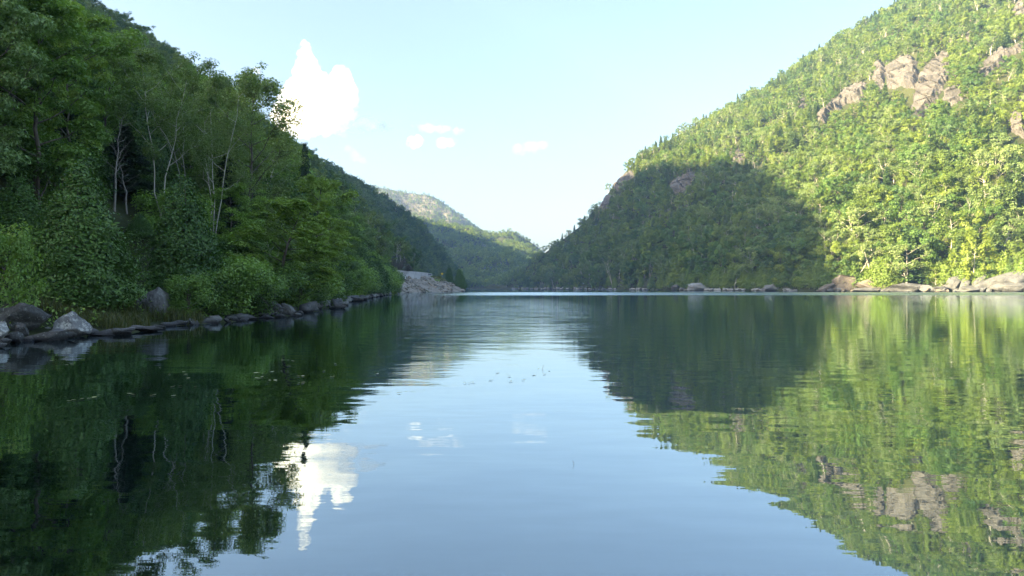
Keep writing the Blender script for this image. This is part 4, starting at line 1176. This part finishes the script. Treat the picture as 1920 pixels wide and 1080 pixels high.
for sgn in (-1, 1):
    obj("window", mesh_np("window", *box((sgn * .955, -.9, 1.5), (.03, 1.0, .55)), M['glass']), e)
    obj("headlight", mesh_np("headlight", *box((sgn * .68, -2.61, .78), (.34, .06, .2)), M['steel']), e)
    for yy_ in (-1.6, 1.5):
        a = np.linspace(0, 2 * math.pi, 17)[:-1]
        ring = np.concatenate([np.stack([np.full(16, sgn * .72), yy_ + .36 * np.cos(a), .36 + .36 * np.sin(a)], 1), np.stack([np.full(16, sgn * .97), yy_ + .36 * np.cos(a), .36 + .36 * np.sin(a)], 1)])
        i_ = np.arange(16); ff_ = np.stack([i_, (i_ + 1) % 16, (i_ + 1) % 16 + 16, i_ + 16], 1)
        cap = np.array([[16, 16 + k, 16 + k + 1, 16 + k + 2] for k in range(1, 14, 2)])
        obj("wheel", mesh_np("wheel", ring, np.concatenate([ff_, cap]), M['rubber']), e)
# yellow road sign
e = bpy.data.objects.new("road_sign", None); COL.objects.link(e); e.location = ((829 - CX) / FPX * 322, 322, 6.2); tag(e, "yellow diamond warning sign on a post right of the van", "sign")
obj("post", mesh_np("post", *box((0, 0, 1.0), (.09, .09, 2.2)), M['steel']), e)
q = np.array([[0, -.07, 1.35], [.62, -.07, 1.97], [0, -.07, 2.6], [-.62, -.07, 1.97]]); q2 = q + np.array([0, .03, 0])
obj("panel", mesh_np("panel", np.concatenate([q, q2]), np.array([[0, 1, 2, 3], [7, 6, 5, 4], [0, 4, 5, 1], [1, 5, 6, 2], [2, 6, 7, 3], [3, 7, 4, 0]]), M['yellow']), e)
# cedars, shrubs and a rusty thicket round the road
def road_tree(kind, lib, x, Y_, ytop, label, cat, wide=1.0, nominal=10.0):
    X_ = (x - CX) / FPX * Y_; X_ = min(X_, left_at(.8, Y_)); Z_ = float(zleft(np.array([X_]), np.array([Y_]))[0])
    plant(kind, lib, X_, Y_, Z_ - .2, CAM_H + (CY - ytop) / FPX * Y_ - Z_, label, cat, None, None, wide, nominal)
road_tree('cedar', MID['cedar'][0], 842, 318, 498, "left and taller of the cedars below the yellow sign", 'cedar', 1.0)
road_tree('cedar', MID['cedar'][0], 862, 322, 500, "middle cedar on the point beyond the riprap", 'cedar', 1.15)
road_tree('cedar', MID['cedar'][0], 877, 330, 512, "right-hand cedar at the tip of the riprap point", 'cedar', 1.2)
road_tree('bush', NEAR['bush'][0], 820, 292, 524, "green shrub growing low in the riprap", 'shrub', 1.3, 2.1)
road_tree('bush', NEAR['bush'][1], 800, 275, 530, "light shrub growing among the riprap stones", 'shrub', 1.2, 2.1)
rust = bush("rust", 1.8, 2.4, M['rust'], 5000, 0.14)
road_tree('bush', rust, 744, 248, 492, "dull reddish-grey thicket above the road barrier", 'shrub', 1.0, 2.2)
road_tree('bush', rust, 757, 262, 498, "smaller dull reddish thicket right of the larger one", 'shrub', 1.0, 2.2)

# ------------------------------------------------------------------ ground cover, branch, floating leaves
def blades(n, centre_fn, hmin, hmax, wdt):
    c = centre_fn(n); a = rng.uniform(0, 6.28, n); h = rng.uniform(hmin, hmax, n)
    d = np.stack([np.cos(a), np.sin(a), 0 * a], 1); s = np.stack([-np.sin(a), np.cos(a), 0 * a], 1) * wdt / 2
    bend = d * (h * rng.uniform(.15, .7, n))[:, None]
    up = np.array([0, 0, 1])[None] * h[:, None]
    v = np.stack([c - s, c + s, c + bend * .4 + up * .65 + s * .6, c + bend * .4 + up * .65 - s * .6], 1)
    v2 = np.stack([c + bend * .4 + up * .65 - s * .6, c + bend * .4 + up * .65 + s * .6, c + bend + up * .95 + s * .1, c + bend + up * .95 - s * .1], 1)
    V = np.concatenate([v.reshape(-1, 3), v2.reshape(-1, 3)]); F = np.arange(len(V)).reshape(-1, 4)
    t = np.repeat(rng.random(n), 4)
    return V, F, np.r_[t, t]
V, F, T = blades(5200, lambda n: bank_points(n, 22.5, 29, .25, 3.4), .22, .62, .022)
tag(obj("bank_grass", mesh_np("bank_grass", V, F, M['grass'], tint=T)), "olive and tawny grass on the bank between the pale boulder and the cedars", "grass", kind="stuff")
c = bank_points(30000, 14, 190, 1.2, 7.5, 1.6); c[:, 2] += rng.uniform(.02, .8, len(c)) * rng.random(len(c)) * (.6 + c[:, 1] / 90)
lv, lf = leaves(c, unit(rng.normal(size=(len(c), 3)) * .5 + [0.2, -.3, .8]), rng.uniform(.07, .16, len(c)) * (.7 + c[:, 1] / 60))
tag(obj("undergrowth", mesh_np("undergrowth", lv, lf, M['maple'], tint=np.repeat(rng.random(len(c)), 4))), "dark leafy undergrowth along the foot of the left bank", "undergrowth", kind="stuff")
V, F, T = blades(5000, lambda n: bank_points(n, 300, 350, 8, 12.6), .4, 1.1, .10)
tag(obj("verge_grass", mesh_np("verge_grass", V, F, M['verge'], tint=T)), "yellowish grass along the edge of the road above the riprap", "grass", kind="stuff")
V, F, T = blades(6000, lambda n: bank_points(n, 215, 300, 20.8, 29), .4, 1.2, .12)
tag(obj("slope_grass", mesh_np("slope_grass", V, F, M['verge'], tint=T)), "pale grass on the cut slope behind the road barrier", "grass", kind="stuff")

a0, a1, a2, a3 = pix(428, 590, 36), pix(440, 536, 35.5), pix(475, 535, 35), pix(504, 574, 34.5)
t = np.linspace(0, 1, 12)[:, None]
bz = a0 * (1 - t) ** 3 + 3 * a1 * t * (1 - t) ** 2 * 1.0 + 3 * a2 * t ** 2 * (1 - t) + a3 * t ** 3
tag(obj("bare_branch", mesh_np("bare_branch", *tube(bz, 0.05 * (1 - .75 * t[:, 0]), 6), M['dead_bark'], smooth=True)), "bare grey branch arching down to the dark rock pile", "branch")

PADS = [(130, 753), (138, 751), (154, 749), (168, 748), (177, 746), (185, 742), (243, 739), (250, 741), (287, 742), (324, 726), (338, 725), (366, 726), (325, 743), (348, 703), (353, 710), (345, 698), (318, 703),
        (480, 700), (485, 700), (493, 701), (510, 698), (528, 697), (540, 697), (483, 710), (491, 708), (506, 714), (516, 714), (560, 706), (568, 706), (560, 719), (568, 718), (530, 676), (540, 676), (549, 677), (541, 686),
        (607, 696), (623, 707), (629, 683), (707, 702), (135, 684), (125, 685), (97, 677), (933, 699), (920, 713), (872, 719), (887, 718), (880, 719), (955, 706), (958, 716), (982, 713), (1001, 703), (1010, 692), (1030, 695), (1021, 702), (748, 738), (300, 690)]
th = np.linspace(0, 2 * math.pi, 15)[:-1]
pv = np.concatenate([[[0, 0, 0]], np.stack([np.cos(th), .62 * np.sin(th) * (1 - .15 * np.cos(th)), .05 * np.cos(th) ** 2 + .02 * np.sin(3 * th)], 1)]); pv *= .5
pf = np.array([[0, i, i + 1, i + 2] if i + 2 <= 14 else [0, i, i + 1, 1] for i in range(1, 15, 2)])
pad_me = mesh_np("floating_leaf", pv, pf, M['pad'])
for x, y in PADS:
    Y_ = CAM_H * FPX / (y - CY)
    o = obj("floating_leaf", pad_me); o.location = ((x - CX) / FPX * Y_, Y_, .012); s = rng.uniform(.05, .09); o.scale = (s, s, s)
    o.rotation_euler = (rng.normal() * .06, rng.normal() * .06, rng.uniform(0, 6.28))
    near = x < 800
    tag(o, "small pale leaf floating on the dark reflection of the left trees" if near else "small leaf floating on the bright sky reflection in mid lake", "leaf", "leaves floating on the dark water" if near else "leaves floating on the bright water")
tw = pix(1017, 688, 12.6); tb = np.array([tw[0], 12.6, -.05])
tag(obj("twig", mesh_np("twig", *tube(np.stack([tb, tb + [.0, 0, .06], tb + [.02, 0, .13]]), [.004, .0035, .002], 5), M['dead_bark'])), "thin twig poking up among the mid-lake floating leaves", "twig")
tb = np.array([(1075 - CX) / FPX * 5.8, 5.8, -.03])
tag(obj("twig", mesh_np("twig", *tube(np.stack([tb, tb + [.006, 0, .035], tb + [-.008, 0, .07]]), [.0018, .0016, .001], 5), M['dead_bark'])), "tiny bent twig alone in the bright near water", "twig")

# ------------------------------------------------------------------ clouds, far beyond the hills
def vol_mat(name, dens, scale, lo, hi, col=1.0):
    m, n, l = new_mat(name)
    f = noise_tex(n, l, scale, 6, 0.6, coord='Position')
    pv_ = N(n, "ShaderNodeVolumePrincipled"); pv_.inputs["Color"].default_value = (col, col, min(1, col * 1.03), 1)  # a lower col greys the vapour, painting cloud shade into its colour
    l.new(maprange(n, l, f, lo, hi, 0, dens), pv_.inputs["Density"])
    o = N(n, "ShaderNodeOutputMaterial"); l.new(pv_.outputs[0], o.inputs["Volume"])
    return m
def cloud(blobs, Y, dens, label, voxel, disp, dscale, squash=1.0, scale=.013, lo=.43, hi=.58, col=1.0):
    parts = []
    for x, y, r in blobs:
        c0 = pix(x, y, Y + rng.uniform(-.3, .3) * r / FPX * Y); rr = r * 1.22 / FPX * Y
        v_, f_ = ICO[3]
        parts.append((v_ * np.array([rr, rr, rr * squash]) + c0, f_))
    v_, f_ = join(parts)
    o = obj("cloud", mesh_np("cloud", v_, f_, vol_mat("cloud_vapour", dens, scale, lo, hi, col), smooth=True))
    md = o.modifiers.new("remesh", 'REMESH'); md.mode = 'VOXEL'; md.voxel_size = voxel
    for i, (st_, sc_) in enumerate(((disp, dscale), (disp * .6, dscale * .35), (disp * .3, dscale * .14))):
        tx = bpy.data.textures.new("cloud_noise", 'CLOUDS'); tx.noise_scale = sc_; tx.noise_depth = 3
        dm = o.modifiers.new("billow", 'DISPLACE'); dm.texture = tx; dm.strength = st_; dm.mid_level = .5; dm.texture_coords = 'GLOBAL'
    return tag(o, label, "cloud", "clouds over the valley")
YC = 6000
cloud([(573, 88, 9), (572, 104, 12), (575, 122, 17), (578, 142, 22), (590, 160, 24), (584, 182, 34), (575, 205, 40), (560, 215, 36), (548, 190, 24), (545, 222, 30), (600, 205, 38), (620, 190, 30), (640, 150, 20), (642, 170, 24), (640, 195, 28), (635, 215, 26), (600, 150, 14), (555, 170, 20), (535, 195, 18), (655, 205, 16), (575, 232, 24), (610, 228, 22)], YC, .010, "tall white cumulus tower above the left ridge", 11, 70, 110)
cloud([(690, 232, 20), (715, 236, 16), (665, 240, 16), (640, 246, 14), (730, 238, 9), (610, 250, 10)], YC + 300, .0050, "thin grey cloud base trailing right of the tall cumulus", 14, 60, 120, .55, col=.72)  # grey vapour colour stands in for the shade on this cloud
cloud([(772, 267, 10), (782, 266, 12), (778, 270, 10)], YC, .005, "small round white puff right of the tall cumulus", 9, 45, 80, .85)
cloud([(830, 266, 11), (842, 267, 10), (850, 266, 7)], YC, .0035, "fainter small puff right of the round white one", 9, 45, 80, .8)
cloud([(800, 240, 16), (830, 243, 14), (860, 246, 10), (775, 236, 8)], YC + 200, .0030, "faint grey wisp above the two small puffs", 12, 55, 100, .45, col=.8)
cloud([(975, 280, 12), (995, 276, 14), (1015, 272, 10)], YC, .0014, "faint flat white cloud left of the right hill", 12, 50, 90, .7)
cloud([(482, 131, 7)], YC, .003, "tiny white wisp left of the cumulus tower", 8, 35, 60)
cloud([(655, 280, 8), (665, 292, 9), (680, 300, 7)], YC, .0010, "faint slanting wisp under the tall cumulus", 10, 45, 80)

# ------------------------------------------------------------------ haze in the valley air
hv, hf = box((0, 1400, 265.5), (2800, 3600, 541))
hz, n, l = new_mat("valley_haze")
pvn = N(n, "ShaderNodeVolumePrincipled"); pvn.inputs["Color"].default_value = (0.44, 0.65, 1.0, 1); pvn.inputs["Density"].default_value = 0.00020
pvn.inputs["Anisotropy"].default_value = 0.45
oo = N(n, "ShaderNodeOutputMaterial"); l.new(pvn.outputs[0], oo.inputs["Volume"])
tag(obj("haze", mesh_np("haze", hv, hf, hz)), "pale blue haze filling the valley", "haze", kind="stuff")
